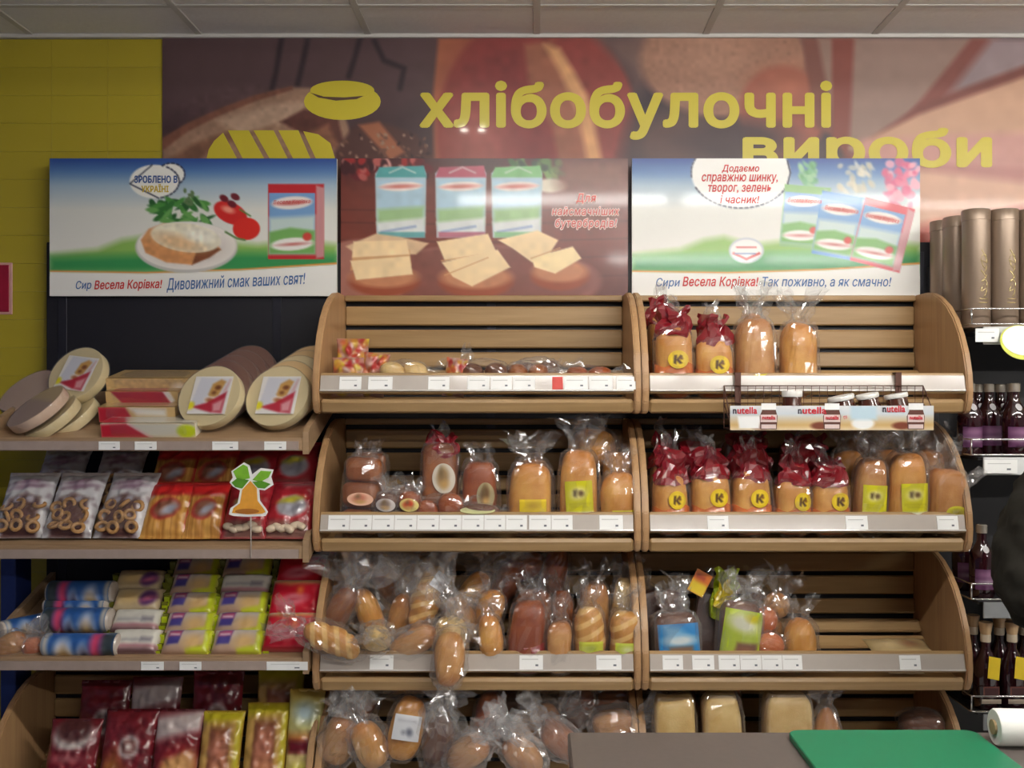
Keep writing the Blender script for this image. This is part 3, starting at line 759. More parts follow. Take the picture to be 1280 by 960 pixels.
# ================================================================== wine rack at the right
RX0, RX1, RY0 = 1.362, 2.25, 2.985
t = thing('wine_rack', 'black metal wine rack with chrome rails at the right edge', 'rack', ((RX0+RX1)/2, BINY, 0))
ox = t.location.x
WSH = {1: Z(406, RY0), 2: Z(569, RY0), 3: Z(749, RY0), 4: Z(889, RY0)}
box('back_panel', (RX1-RX0, .02, 1.95), (0, -.012, .98), BLACKM, t)
for xx in (RX0+.012, RX1-.012): box('upright', (.022, .04, 1.95), (xx-ox, -.03, .98), BLACKM, t)
for k, z in WSH.items():
    box('shelf', (RX1-RX0-.05, .30, .012), (0, -.185, z-.012), BLACKM, t)
    box('price_strip', (RX1-RX0-.05, .006, .056 if k < 3 else .052), (.012, -.34-.004, z-.034), plain('strip_white' if k < 3 else 'strip_grey', (222, 224, 222) if k < 3 else (140, 142, 144), .25, coat=.6), t)
    xa, xb = RX0-ox-.004, RX1-ox
    ya = RY0-BINY-.01
    tube('wire_rail', [[(xa, ya+.30, z+.05), (xa, ya+.012, z+.05), (xa+.004, ya+.003, z+.05), (xa+.014, ya, z+.05), (xb, ya, z+.05)],
                       [(xa, ya+.30, z+.002), (xa, ya+.012, z+.002), (xa+.004, ya+.003, z+.002), (xa+.014, ya, z+.002), (xb, ya, z+.002)],
                       [(xa+.002, ya+.004, z+.05), (xa+.002, ya+.004, z+.002)]], .0028, CHROME, t)
box('base', (RX1-RX0, .33, .12), (0, -.17, .06), BLACKM, t)
RWP = RY0-.0215
for (k, a, b) in ((1, 1219, 1249), (2, 1230, 1272), (4, 1241, 1269)):
    price_tags({1: 'wine rack strip under the tubes', 2: 'wine rack strip under the red bottles', 4: 'lowest wine rack strip'}[k], RWP, WSH[k]-.034, .042, [(a, b)], 0)

# ================================================================== counter in front
CTZ = .905
t = thing('service_counter', 'grey-brown laminate counter top in the foreground', 'counter', (.85, 1.2, 0))
LAM = plain('laminate', (90, 82, 78), .35, var=.12, scale=90)
box('counter_top', (1.62, 1.0, .036), (.055+.81-.85, 1.695-.5-1.2, CTZ-.018), LAM, t, b=.004)
box('counter_body', (1.56, .9, CTZ-.036), (.055+.81-.85, -.04, (CTZ-.036)/2), plain('counter_body', (120, 110, 106), .5), t)
gx0, gx1 = X(986, 1.66), X(1222, 1.66)
cb = thing('cutting_board', 'green plastic cutting board lying on the counter', 'cutting board', ((gx0+gx1)/2, 1.675-.14, CTZ))
n = 8; W2, D2, r = (gx1-gx0)/2, .14, .02
pts = []
for cx_, cy_, a0 in ((W2-r, D2-r, 0), (-W2+r, D2-r, 90), (-W2+r, -D2+r, 180), (W2-r, -D2+r, 270)):
    for i in range(5): an = math.radians(a0+90*i/4); pts.append((cx_+r*math.cos(an), cy_+r*math.sin(an)))
v = [(p[0], p[1], .0005) for p in pts]+[(p[0], p[1], .0095) for p in pts]+[(p[0]*.99, p[1]*.985, .011) for p in pts]
N = len(pts)
f = [tuple(range(N))[::-1], tuple(range(2*N, 3*N))]+[(j*N+i, j*N+(i+1) % N, (j+1)*N+(i+1) % N, (j+1)*N+i) for j in range(2) for i in range(N)]
mesh('board', v, f, plain('green_plastic', (12, 112, 76), .4, var=.05, scale=40), cb)
rx = X(1243, 1.63)
rl = thing('paper_roll', 'roll of white bags lying beside the green board', 'roll', (rx, 1.63, CTZ), (0, 0, -.05))
R = .031
lathe('roll', [(.012, 0), (R-.002, 0), (R, .003), (R, .247), (R-.002, .25), (.012, .25)], plain('bag_film_white', (238, 236, 230), .35, var=.03), rl, 32, (0, 0, R), (0, PI/2, 0))
lathe('core', [(.006, -.004), (.0125, -.004), (.0125, .254), (.006, .254)], plain('cardboard', (166, 142, 106), .8), rl, 20, (0, 0, R), (0, PI/2, 0))
# ================================================================== product builders
CLEAR = film('clear_film', (250, 248, 246), .015, .13)
MILKY = film('milky_film', (244, 242, 240), .05, .22, .11)
REDF = film('red_film', (136, 14, 30), .86, .14, .14)
ORANGEF = film('orange_film', (232, 112, 26), .6, .3, .2)
BLUEF = film('blue_film', (40, 130, 200), .88, .12, .2)
GREENF = film('lime_film', (190, 210, 40), .8, .2, .15)
YELF = film('yellow_film', (226, 200, 30), .9, .1, .2)
INK_PACK = printed('print_pack', .3, coat=.5)
CRUST = {
    'gold': crust('crust_gold', (206, 138, 56), (230, 172, 86), top=(200, 126, 52)),
    'striped': crust('crust_striped', (200, 134, 60), (218, 158, 80), stripe=((232, 188, 116), 9)),
    'tan': crust('crust_tan', (190, 128, 66), (216, 162, 98), top=(178, 112, 56)),
    'brown': crust('crust_brown', (136, 74, 32), (166, 98, 48), top=(120, 62, 30)),
    'red': crust('crust_redbrown', (140, 62, 26), (172, 90, 42)),
    'rye': crust('crust_rye', (90, 52, 32), (116, 70, 46)),
    'dark': crust('crust_dark', (78, 50, 40), (98, 64, 52)),
    'pale': crust('crust_pale', (216, 176, 106), (236, 206, 142)),
    'pink': crust('crust_pink', (196, 100, 56), (216, 128, 78)),
    'crumb': crust('crumb', (232, 208, 158), (242, 224, 182), 30, .8),
}
def spw(v, e): return math.copysign(abs(v)**e, v)
def superell(dims, es, nu=22, nv=14, seed=0, lump=.0, freq=9.0, scale=1.0, stripes=None, vmin=-1.0):
    a, b, c = (d/2*scale for d in dims); e1, e2 = es
    V, Fc = [], []
    off = Vector((seed*3.7, seed*1.3, -seed*2.1))
    for j in range(nv+1):
        v = -PI/2*abs(vmin)+(PI/2+PI/2*abs(vmin))*j/nv if vmin > -1 else -PI/2+PI*j/nv
        cv_, sv = spw(math.cos(v), e1), spw(math.sin(v), e1)
        for i in range(nu):
            u = -PI+2*PI*i/nu
            p = Vector((a*cv_*spw(math.cos(u), e2), b*cv_*spw(math.sin(u), e2), c*sv))
            if lump:
                k = mnoise.noise(p*freq+off)
                p = p*(1+lump*k/max(.02, min(a, b)))
            if stripes:
                q, amp = stripes
                g = math.sin(q*(p.z+.6*p.x)); k = 1-amp*max(0, -g)**2*cv_
                p.x *= k; p.y *= k
            V.append(p)
    for j in range(nv):
        for i in range(nu):
            Fc.append((j*nu+i, j*nu+(i+1) % nu, (j+1)*nu+(i+1) % nu, (j+1)*nu+i))
    return V, Fc
def bread(name, dims, es, mat, parent, seed=0, lump=.006, stripes=None, loc=(0, 0, 0), rot=(0, 0, 0), nu=22, nv=14):
    V, Fc = superell(dims, es, nu if not stripes else 26, nv if not stripes else 40, seed, lump, 12, 1.0, stripes)
    o = mesh(name, V, Fc, mat, parent, True); o.location = loc; o.rotation_euler = rot
    return o
def crumple(V, amp, freq, seed):
    off = Vector((seed*1.7+.3, -seed*2.9, seed*.77))
    out = []
    for p in V:
        q = p*freq+off
        d = Vector((mnoise.noise(q), mnoise.noise(q+Vector((31, 7, 3))), mnoise.noise(q+Vector((5, 43, 17)))))
        r = 1-2*abs(mnoise.noise(q*2.1))
        out.append(p+d*amp+d.normalized()*r*amp*.35)
    return out
def bag_mesh(dims, es, seed, top, inflate=1.05, crum=.006, nu=36, lean=(0, 0)):
    """film sleeve round a loaf, gathered above it and flaring out again; top = (gather height, flare height, flare half-width)"""
    h = dims[2]; a, b = dims[0]/2*inflate, dims[1]/2*inflate
    gh, fh, fw = top
    rs = random.Random(seed)
    rings = []   # (z, rx, ry, sharp)
    for k in range(15):
        v = -PI/2+PI*.86*k/14
        rings.append((h/2*inflate*spw(math.sin(v), es[0]), spw(math.cos(v), es[0]), 0))
    z1, s1 = rings[-1][0], rings[-1][1]
    L = [(z, a*s, b*s, 0) for z, s, _ in rings]
    if fh > 0:
        neck = .34
        for k in (1, 2, 3, 4):
            t = k/4; L.append((z1+gh*t, a*(s1*(1-t)+neck*t), b*(s1*(1-t)+neck*.6*t), t))
        for k in (1, 2, 3, 4, 5, 6):
            t = k/6; L.append((z1+gh+fh*t, a*neck+(fw-a*neck)*t**.8, b*neck*.6+(fw*.45-b*neck*.6)*t, 1))
    V = []
    ph = [rs.uniform(0, 6.28) for _ in range(3)]
    off = Vector((seed*1.7+.3, -seed*2.9, seed*.77)); top_v = []
    for z, rx, ry, sh in L:
        tz = max(0, z-z1)
        for i in range(nu):
            u = -PI+2*PI*i/nu
            pl = 1+sh*(.30*math.sin(5*u+ph[0])+.22*math.sin(9*u+ph[1]+z*20)+.12*math.sin(14*u+ph[2]))
            p = Vector((rx*spw(math.cos(u), es[1])*pl+lean[0]*tz, ry*spw(math.sin(u), es[1])*pl+lean[1]*tz, z+sh*.02*math.sin(4*u+ph[2])))
            if z <= z1:                      # creases stand off the loaf, never into it
                d = Vector((p.x, p.y, p.z*.5)).normalized()
                k = abs(mnoise.noise(p*38+off))*1.5+abs(mnoise.noise(p*85+off))*1.3
                V.append(p+d*crum*k)
            else: V.append(p); top_v.append(len(V)-1)
    W = crumple([V[i] for i in top_v], crum*1.3, 34, seed)
    for i, p in zip(top_v, W): V[i] = p
    n = len(L); Fc = [(j*nu+i, j*nu+(i+1) % nu, (j+1)*nu+(i+1) % nu, (j+1)*nu+i) for j in range(n-1) for i in range(nu)]
    if fh <= 0: Fc.append(tuple((n-1)*nu+i for i in range(nu)))
    return V, Fc
def bag(parent, dims, es, seed, top, mat=None, name='plastic_bag', loc=(0, 0, 0), rot=(0, 0, 0), **k):
    V, Fc = bag_mesh(dims, es, seed, top, **k)
    o = mesh(name, V, Fc, mat or CLEAR, parent, False); o.location = loc; o.rotation_euler = rot
    return o
def tuft(parent, w, d, h, seed, mat, name='bag_top', loc=(0, 0, 0), rot=(0, 0, 0), crum=.012, pinch=.55):
    """crumpled gathered head of a printed bag"""
    rs = random.Random(seed+99); nu = 26; V = []
    L = [(0, 1.0), (.16, 1.02), (.34, .92), (.5, .74), (.62, pinch), (.74, .62), (.88, .78), (1.0, .72)]
    ph = [rs.uniform(0, 6.28) for _ in range(3)]
    for k, (z, r) in enumerate(L):
        sh = min(1, k/4)
        for i in range(nu):
            u = 2*PI*i/nu
            pl = 1+sh*(.16*math.sin(5*u+ph[0]+z*3)+.13*math.sin(8*u+ph[1]))
            V.append(Vector((w/2*r*spw(math.cos(u), .75)*pl, d/2*r*spw(math.sin(u), .75)*pl*(1-.35*z), z*h+sh*.018*math.sin(3*u+ph[2]))))
    V = crumple(V, crum, 24, seed)
    n = len(L); Fc = [(j*nu+i, j*nu+(i+1) % nu, (j+1)*nu+(i+1) % nu, (j+1)*nu+i) for j in range(n-1) for i in range(nu)]
    Fc.append(tuple((n-1)*nu+i for i in range(nu)))
    o = mesh(name, V, Fc, mat, parent, False); o.location = loc; o.rotation_euler = rot
    return o
def on_loaf(dims, es, x, z, scale):
    a, b, c = (d/2*scale for d in dims); e1, e2 = es
    q = max(0.0, 1-min(1, abs(z/c))**(2/e1)); w = max(0.0, q**(e1/e2)-min(1, abs(x/a))**(2/e2))
    return -b*w**(e2/2)
def sticker(parent, dims, es, cx, cz, w, h, cv, disc=False, scale=1.075, off=.002, name='paper_label', tilt=0.0, zc=0.0):
    def fn(u, v):
        s, t = 2*u-1, 1-2*v
        if disc: s, t = s*math.sqrt(1-t*t/2), t*math.sqrt(1-s*s/2)
        s, t = s*w/2, t*h/2
        x, z = cx+s*math.cos(tilt)-t*math.sin(tilt), cz+s*math.sin(tilt)+t*math.cos(tilt)
        return (x, on_loaf(dims, es, x, z, scale)-off, z+zc)
    return print_sheet(name, cv, fn, INK_PACK, parent)
# label art -----------------------------------------------------------------
def art_round():
    c = Canvas(0, 0, 100, 100, 22, 22, (226, 190, 36))
    c.ell(50, 50, 38, 38, (236, 204, 50), 0, 2)
    c.poly([(30, 25), (45, 25), (42, 48), (62, 24), (74, 30), (54, 50), (72, 72), (58, 76), (42, 56), (38, 76), (26, 72)], (86, 56, 26), 1.5)
    c.ell(66, 44, 8, 8, (120, 74, 30), 0, 2)
    return c
def art_yellow():
    c = Canvas(0, 0, 100, 120, 20, 24, (214, 206, 28))
    c.ell(48, 40, 30, 20, (238, 228, 150), -8, 3)
    c.poly([(30, 30), (44, 28), (40, 50), (30, 48)], (90, 70, 40), 2); c.ell(58, 40, 10, 9, (110, 80, 40), 0, 2)
    c.rect(10, 72, 90, 76, (180, 170, 30), 2, .8); c.rect(20, 82, 80, 85, (180, 170, 30), 2, .8)
    c.rect(-5, 100, 105, 125, (236, 234, 220), 2)
    return c
def art_strip(col=(206, 190, 40), col2=(120, 96, 40)):
    c = Canvas(0, 0, 100, 50, 20, 10, col); c.ell(50, 25, 24, 12, col2, 0, 3, .7); c.rect(0, 0, 100, 6, tuple(min(255, v+30) for v in col), 2)
    return c
def art_white():
    c = Canvas(0, 0, 100, 70, 18, 14, (226, 228, 232))
    c.ell(62, 46, 12, 10, (120, 124, 140), 20, 2); c.ell(40, 48, 6, 5, (140, 144, 156), 0, 2); c.rect(14, 14, 80, 18, (190, 192, 198), 2)
    return c
def art_oval(bg=(206, 196, 180), mid=(150, 120, 80)):
    c = Canvas(0, 0, 100, 100, 16, 16, bg); c.ell(46, 44, 26, 34, mid, 20, 3); c.ell(50, 70, 20, 14, (190, 150, 90), 0, 3); c.ell(40, 30, 8, 14, (110, 90, 60), 0, 3); return c

def floor_v(Y):
    return float(np.interp(Y, [2.93, 3.17, 3.22, 3.266, 3.31], [.050, .062, .09, .14, .21]))
CEN = {}
def standing(row, pxl, pxr, pyt, Y, label, mat='gold', es=(.55, .6), top=(.03, .07, .05), red=False, orange=False, deep=None, stripes=None,
             labels=(), name='bagged_loaf', seed=None, base=None, lean=None, group=None, cat='bread', film_mat=None, lift=0.0, part='bread', tlean=(0, 0), redh=.09, crum=.009, head=False):
    """an upright bagged loaf in a bin: pixel extent of the loaf at depth Y"""
    x0, x1 = X(pxl, Y), X(pxr, Y)
    z0 = (BZ[row]+floor_v(Y) if base is None else base)+lift
    h = Z(pyt, Y)-z0; w = (x1-x0)*.95
    d = deep or min(.115, w*1.0)
    seed = seed if seed is not None else int(pxl*7+pyt)
    rs = random.Random(seed)
    ln = lean if lean is not None else (rs.uniform(-.05, -.01), rs.uniform(-.05, .05), rs.uniform(-.12, .12))
    t = thing(name, label, cat, ((x0+x1)/2, Y, z0), ln, group)
    dims = (w, d, h); c = (0, 0, h/2)
    bread(part, dims, es, CRUST[mat], t, seed, .006, stripes, c)
    bg = None
    if red:
        bg = bag(t, dims, es, seed, (0, 0, 0), CLEAR, loc=c, inflate=1.055, crum=.007)
        tuft(t, w*1.06, d*1.0, redh, seed, REDF, 'red_bag_top', (0, 0, h*.86))
        tuft(t, w*.55, d*.5, redh*.75, seed+3, CLEAR, 'bag_tail', (0, 0, h*.86+redh*.75))
    elif head:
        bg = bag(t, dims, es, seed, (0, 0, 0), film_mat or CLEAR, loc=c, inflate=1.055, crum=crum)
    else:
        bg = bag(t, dims, es, seed, top, film_mat or CLEAR, loc=c, inflate=1.055, crum=crum, lean=tlean)
    if orange:
        V, Fc = superell(dims, es, 24, 8, seed, 0, 9, 1.068)
        V = [Vector((p.x, p.y, max(-h/2*1.06, min(p.z, -h*.04+.010*math.sin(p.x*60))))) for p in V]
        o = mesh('orange_band', V, Fc, ORANGEF, t, True); o.location = c
    for (art, lx, lz, lw, lh, dsc, tilt) in labels:
        sticker(bg, dims, es, lx*w, (lz-.5)*h, lw*w, lh, art, dsc, 1.075, .003, tilt=tilt)
    CEN[label] = t
    return t
def heap(label, loc, rot, dims, es=(.8, .8), mat='tan', top=(.02, .06, .05), stripes=None, name='bagged_loaf', group=None, seed=0, film_mat=None, labels=(), cat='bread', part='bread', inflate=1.06, crum=.008, tlean=(0, 0), n=1):
    """a bagged loaf lying any way round: loc = centre, long axis = local z"""
    t = thing(name, label, cat, loc, rot, group)
    if n == 1: bread(part, dims, es, CRUST[mat], t, seed, .007, stripes)
    else:
        rs = random.Random(seed)
        for k in range(n):
            zz = dims[2]*((k+.5)/n-.5)
            bread(part, (dims[0]*.92, dims[1]*.92, dims[2]/n*1.02), (.85, .9), CRUST[mat], t, seed+k, .006, None, (rs.uniform(-.006, .006), rs.uniform(-.006, .006), zz), nu=18, nv=11)
    bg = bag(t, dims, es, seed, top, film_mat or CLEAR, inflate=inflate, crum=crum, lean=tlean)
    for (art, lx, lz, lw, lh, dsc, tilt) in labels:
        sticker(bg, dims, es, lx*dims[0], lz*dims[2], lw*dims[0], lh, art, dsc, 1.09, .006, tilt=tilt)
    return t
def pillow(name, label, cat, loc, rot, w, h, th, cv, group=None, fin=.06, p=3.0, q=.55, seed=0, crink=.002, mat=None, part='wrapper', back=None):
    """sealed pouch standing on its lower edge: x width, z height, front towards -y; canvas covers the front incl. seams"""
    t = thing(name, label, cat, loc, rot, group)
    W_, H_ = cv.w, cv.h
    def f(s):
        return max(0.0, 1-abs(2*s-1)**p)**q
    V, cols = [], []
    off = Vector((seed*2.3, seed*.7, seed*1.9))
    for side in (-1, 1):
        for j in range(H_):
            v = j/(H_-1)
            vv = min(1, max(0, (v-fin)/(1-2*fin)))
            for i in range(W_):
                u = i/(W_-1)
                y = th/2*f(u)*f(vv)
                x = (u-.5)*w*(1-.05*f(vv)); z = h*(1-v)
                k = mnoise.noise(Vector((x*45, side*3, z*45))+off)*crink*(.4+f(u)*f(vv))
                V.append((x, side*(y+.0004)+k-(0 if side < 0 else 0), z))
    n = W_*H_
    g = lambda s, j, i: s*n+j*W_+i
    Fc = []
    for j in range(H_-1):
        for i in range(W_-1):
            Fc.append((g(0, j, i), g(0, j+1, i), g(0, j+1, i+1), g(0, j, i+1)))
            Fc.append((g(1, j, i), g(1, j, i+1), g(1, j+1, i+1), g(1, j+1, i)))
    for j in range(H_-1):
        Fc.append((g(0, j, 0), g(1, j, 0), g(1, j+1, 0), g(0, j+1, 0))); Fc.append((g(0, j, W_-1), g(0, j+1, W_-1), g(1, j+1, W_-1), g(1, j, W_-1)))
    for i in range(W_-1):
        Fc.append((g(0, 0, i), g(0, 0, i+1), g(1, 0, i+1), g(1, 0, i))); Fc.append((g(0, H_-1, i), g(1, H_-1, i), g(1, H_-1, i+1), g(0, H_-1, i+1)))
    o = mesh(part, V, Fc, mat or INK_PACK, t, True)
    c1 = cv.c.reshape(-1, 3); c2 = c1.copy() if back is None else np.tile(np.asarray(back, float), (n, 1))
    ink(o, np.vstack([c1, c2]))
    t['_w'] = 0
    del t['_w']
    return t
# ================================================================== RIGHT COLUMN, top bin
RT = [(art_round(), .0, .36, .62, .062, True, 0)]
RT2 = [(art_round(), .12, .52, .55, .056, True, 0)]
G1 = 'loaves in red-topped bags'
standing(1, 819, 867, 410, 2.985, 'first red-topped bagged loaf from the left in the top right bin', 'gold', (.5, .55), red=True, orange=True, labels=RT2, group=G1, redh=.085)
standing(1, 870, 916, 422, 2.985, 'second red-topped loaf in the top right bin, beside the clear-bagged loaves', 'gold', (.5, .55), red=True, orange=True, labels=RT2, group=G1, redh=.085)
standing(1, 812, 846, 396, 3.12, 'red-topped loaf half hidden behind others in the top right bin', 'gold', (.5, .55), red=True, orange=True, group=G1, redh=.09)
standing(1, 919, 968, 398, 2.985, 'tan loaf in clear bag with low yellow label, top right bin', 'tan', (.6, .75), (.02, .085, .06), labels=[(art_strip(), .12, .22, .6, .03, False, .1)])
standing(1, 973, 1021, 404, 2.985, 'plain golden loaf in clear bag, rightmost in the top right bin', 'gold', (.65, .8), (.015, .08, .07))
standing(1, 925, 960, 392, 3.11, 'golden loaf behind the tan loaf in the top right bin', 'gold', (.65, .8), (.01, .04, .04))

# second right bin -----------------------------------------------------------
for i, (a, b, ty, lx, rh) in enumerate([(816, 861, 594, .1, .10), (866, 913, 588, .15, .085), (915, 963, 590, .1, .08), (968, 1012, 597, .2, .08), (1015, 1061, 597, .2, .065)]):
    standing(2, a, b, ty, 2.985, '%s red-topped loaf from the left in front row of the second right bin' % ORD[i], 'gold', (.5, .55), red=True, orange=True,
             labels=[(art_round(), lx, .58, .5, .056, True, 0)], group=G1, redh=rh, deep=.10)
LBL = (art_yellow(), .1, .36, .72, .105, False, .0)
standing(2, 1065, 1104, 574, 2.985, 'narrow golden loaf with square yellow label, second right bin', 'tan', (.55, .6), (.02, .06, .05), labels=[(art_yellow(), .06, .45, .8, .10, False, 0)], deep=.10)
standing(2, 1107, 1154, 566, 2.985, 'tall golden loaf with slanted yellow label, second right bin', 'gold', (.5, .6), (.02, .07, .06), labels=[(art_yellow(), .12, .42, .74, .105, False, .08)], deep=.11)
standing(2, 1158, 1203, 586, 2.985, 'broad pale loaf with low yellow oval label at the bin end', 'tan', (.45, .55), (.03, .06, .04), labels=[(art_strip((214, 206, 40)), .15, .34, .62, .042, True, 0)], deep=.11)
for i, (a, b, ty, mat, red, txt) in enumerate([
        (812, 842, 560, 'gold', True, 'red-topped loaf in the back row beside the middle divider, second right bin'),
        (846, 900, 572, 'brown', True, 'second red-topped loaf of the back row in the second right bin'),
        (908, 966, 560, 'gold', True, 'back row loaf with the broadest red bag top, second right bin'),
        (972, 1034, 560, 'red', True, 'back row red-topped loaf under the chocolate spread basket'),
        (1038, 1078, 550, 'gold', False, 'round golden loaf in clear bag in back row, second right bin'),
        (1086, 1128, 548, 'tan', False, 'tan loaf in the back row behind the yellow-labelled loaves'),
        (1140, 1190, 546, 'tan', False, 'tan loaf in the back row at the right end, second right bin')]):
    standing(2, a, b, ty+14, 3.115, txt, mat, (.55, .65), (.02, .05, .05), red=red, orange=red, group=G1 if red else None, redh=.10, deep=.11)
for i, (a, b, ty, mat) in enumerate([(826, 886, 548, 'rye'), (900, 960, 548, 'brown'), (974, 1030, 548, 'brown'), (1046, 1100, 548, 'brown')]):
    standing(2, a, b, ty, 3.235, '%s loaf from the left against the back slats of the second right bin' % ORD[i], mat, (.6, .8), (.01, .02, .03), deep=.085, group='loaves against the back slats')
t = thing('bag_knot', 'clear twisted bag tail poking out past the right bin end', 'bag', (X(1207, 2.95), 2.95, Z(604, 2.95)), (0, .9, 0)); tuft(t, .035, .03, .05, 71, CLEAR, 'gathered_film')
# third right bin ------------------------------------------------------------
def slices(label, loc, rot, w, h, n, th, mat, film_mat=None, seed=0, card=None):
    t = thing('sliced_bread', label, 'bread', loc, rot, 'packs of sliced bread')
    for k in range(n):
        bread('slice', (w, th*.93, h), (.42, .16), CRUST[mat], t, seed+k, .002, None, (0, (k-(n-1)/2)*th, h/2), nu=20, nv=12)
    bag(t, (w, n*th, h), (.4, .3), seed, (.015, .04, .03), film_mat or CLEAR, loc=(0, 0, h/2), inflate=1.04, crum=.004)
    if card: card(t)
    return t
def zb(row, Y): return BZ[row]+floor_v(Y)
slices('sliced rye bread leaning on the divider, third right bin', (X(833, 3.1), 3.12, zb(3, 3.12)), (-.25, -.28, .1), .125, .215, 6, .014, 'dark', seed=3)
slices('sliced dark bread leaning behind the lime bag, third right bin', (X(884, 3.1), 3.12, zb(3, 3.12)), (-.25, .16, -.1), .11, .215, 6, .014, 'dark', seed=5)
t = thing('card_tag', 'orange and yellow card sticking up between two sliced rye loaves', 'card', (X(869, 3.02), 3.03, Z(742, 3.03)), (-.15, .5, 0))
cvc = Canvas(0, 0, 60, 70, 12, 14, (206, 110, 40)); cvc.rect(0, 34, 60, 70, (226, 196, 50), 2); cvc.rect(8, 14, 40, 24, (150, 50, 36), 2)
box('card_stock', (.055, .0012, .075), (0, .0008, .0375), WHITE, t, b=.0003); print_sheet('print', cvc, lambda u, v: (-.0275+.055*u, 0, .075-.075*v), INK_PACK, t)
def art_blue():
    c = Canvas(0, 0, 100, 100, 30, 30, (46, 128, 190)); c.ell(52, 44, 38, 14, (206, 214, 214), 0, 4); c.poly([(24, 60), (82, 60), (84, 100), (20, 100)], (120, 92, 72), 3); c.poly([(8, 0), (50, 10), (70, 30), (20, 40)], (150, 190, 214), 6, .7)
    return c
standing(3, 820, 876, 768, 2.985, 'dark loaf in a blue printed bag with clear window, third right bin', 'rye', (.4, .45), (.03, .05, .05), deep=.10, film_mat=MILKY, crum=.010,
         labels=[(art_blue(), 0, .50, .96, .115, False, 0)], lean=(-.16, -.05, .06))
t = heap('crinkled clear bag with blue knot above the blue printed bag', (X(842, 3.05), 3.05, Z(752, 3.05)), (0, .2, 0), (.08, .05, .07), (.8, .8), 'rye', (.01, .03, .04), film_mat=MILKY, seed=77, n=1)
def art_lime():
    c = Canvas(0, 0, 100, 130, 30, 38, (178, 196, 46)); c.poly([(40, 84), (92, 80), (94, 130), (36, 130)], (126, 82, 60), 3); c.ell(50, 34, 40, 22, (226, 226, 200), 10, 6); c.ell(72, 18, 16, 10, (206, 190, 40), 0, 4); c.ell(64, 106, 20, 12, (160, 100, 66), 0, 5)
    return c
standing(3, 894, 946, 752, 2.985, 'dark loaf in a lime printed bag in the third right bin', 'rye', (.45, .5), (.03, .05, .06), deep=.10, film_mat=MILKY, crum=.012,
         labels=[(art_lime(), 0, .52, .96, .155, False, -.06)], lean=(-.12, .10, -.05))
o = CEN; t = thing('bag_knot', 'crumpled lime and yellow bag neck above the lime printed bag', 'bag', (X(905, 3.07), 3.09, Z(776, 3.07)), (0, .1, 0))
tuft(t, .10, .06, .15, 8, GREENF, 'gathered_film'); tuft(t, .06, .05, .07, 9, YELF, 'yellow_tie', (-.01, -.03, .045)); tuft(t, .075, .05, .09, 19, MILKY, 'clear_tail', (.03, -.025, -.01))
heap('bag of plum-dark buns behind the lime bag, third right bin', (X(945, 3.12), 3.12, Z(752, 3.12)), (0, .1, 0), (.075, .07, .10), (.9, .9), 'dark', (.01, .035, .035), seed=31)
heap('clear bag of buns leaning at the back of third right bin', (X(968, 3.08), 3.08, Z(772, 3.08)), (-.1, .25, 0), (.095, .08, .16), (.85, .85), 'tan', (.015, .06, .06), seed=32, n=2)
heap('pink-glazed bun in clear bag, third right bin', (X(956, 3.0), 3.01, Z(776, 3.0)), (0, .2, 0), (.085, .06, .08), (.9, .9), 'pink', (.01, .03, .04), seed=33)
heap('reddish bun lying low beside the lime bag', (X(963, 2.965), 2.965, Z(806, 2.965)), (0, 1.4, 0), (.07, .06, .085), (.9, .9), 'pink', (.01, .03, .03), seed=34)
standing(3, 979, 1021, 772, 2.985, 'round golden bun in clear bag at the right of third right bin', 'gold', (.85, .9), (.015, .045, .055), deep=.10, seed=12)
def flat_pack(label, loc, w, d, h, col, rot=(0, 0, 0), seed=0, art=None):
    c = Canvas(0, 0, 100, 60, 26, 16, col); c.ell(30, 30, 18, 12, tuple(min(255, v+24) for v in col), 0, 4); c.ell(66, 28, 14, 10, (150, 80, 60), 0, 4, .5); c.rect(0, 0, 100, 8, tuple(int(v*.85) for v in col), 3)
    if art: art(c)
    return pillow('flat_pack', label, 'bread', loc, (-1.35+rot[0], rot[1], rot[2]), w, d, h, c, fin=.04, seed=seed, crink=.003)
flat_pack('flat pale pack lying alone at the right of third right bin', (X(1124, 3.1), 3.03, BZ[3]+.075), .205, .13, .035, (206, 180, 130), seed=6)
flat_pack('pale flat pack low at the front of third right bin', (X(1130, 2.95), 2.928, BZ[3]+.056), .11, .09, .016, (226, 206, 170), seed=7)

# bottom right bin -----------------------------------------------------------
for i, (a, b, ty, m) in enumerate([(820, 872, 871, 'pale'), (882, 931, 868, 'pale'), (955, 1014, 866, 'pale')]):
    standing(4, a, b, ty, 2.99, '%s pale brick-shaped loaf from the left in the bottom right bin' % ORD[i], m, (.28, .3), (.0, .0, .0), head=True, deep=.12, group='pale loaves in the bottom bin', film_mat=MILKY if i == 2 else CLEAR, crum=.007)
    standing(4, a+8, b-2, ty-16, 3.13, 'loaf behind the %s pale brick loaf in the bottom right bin' % ORD[i], 'brown', (.5, .5), (.02, .03, .05), deep=.11, group='loaves at the back of the bottom bin')
standing(4, 1018, 1056, 884, 2.985, 'small bun in frosty twisted bag, rightmost in the bottom right bin', 'tan', (.8, .85), (.03, .05, .06), film_mat=MILKY, deep=.10)
heap('low rusk pack deep in the bottom right bin', (X(1150, 3.08), 3.08, Z(905, 3.08)), (0, 1.5, 0), (.08, .10, .13), (.7, .7), 'rye', (.01, .02, .03), seed=41)

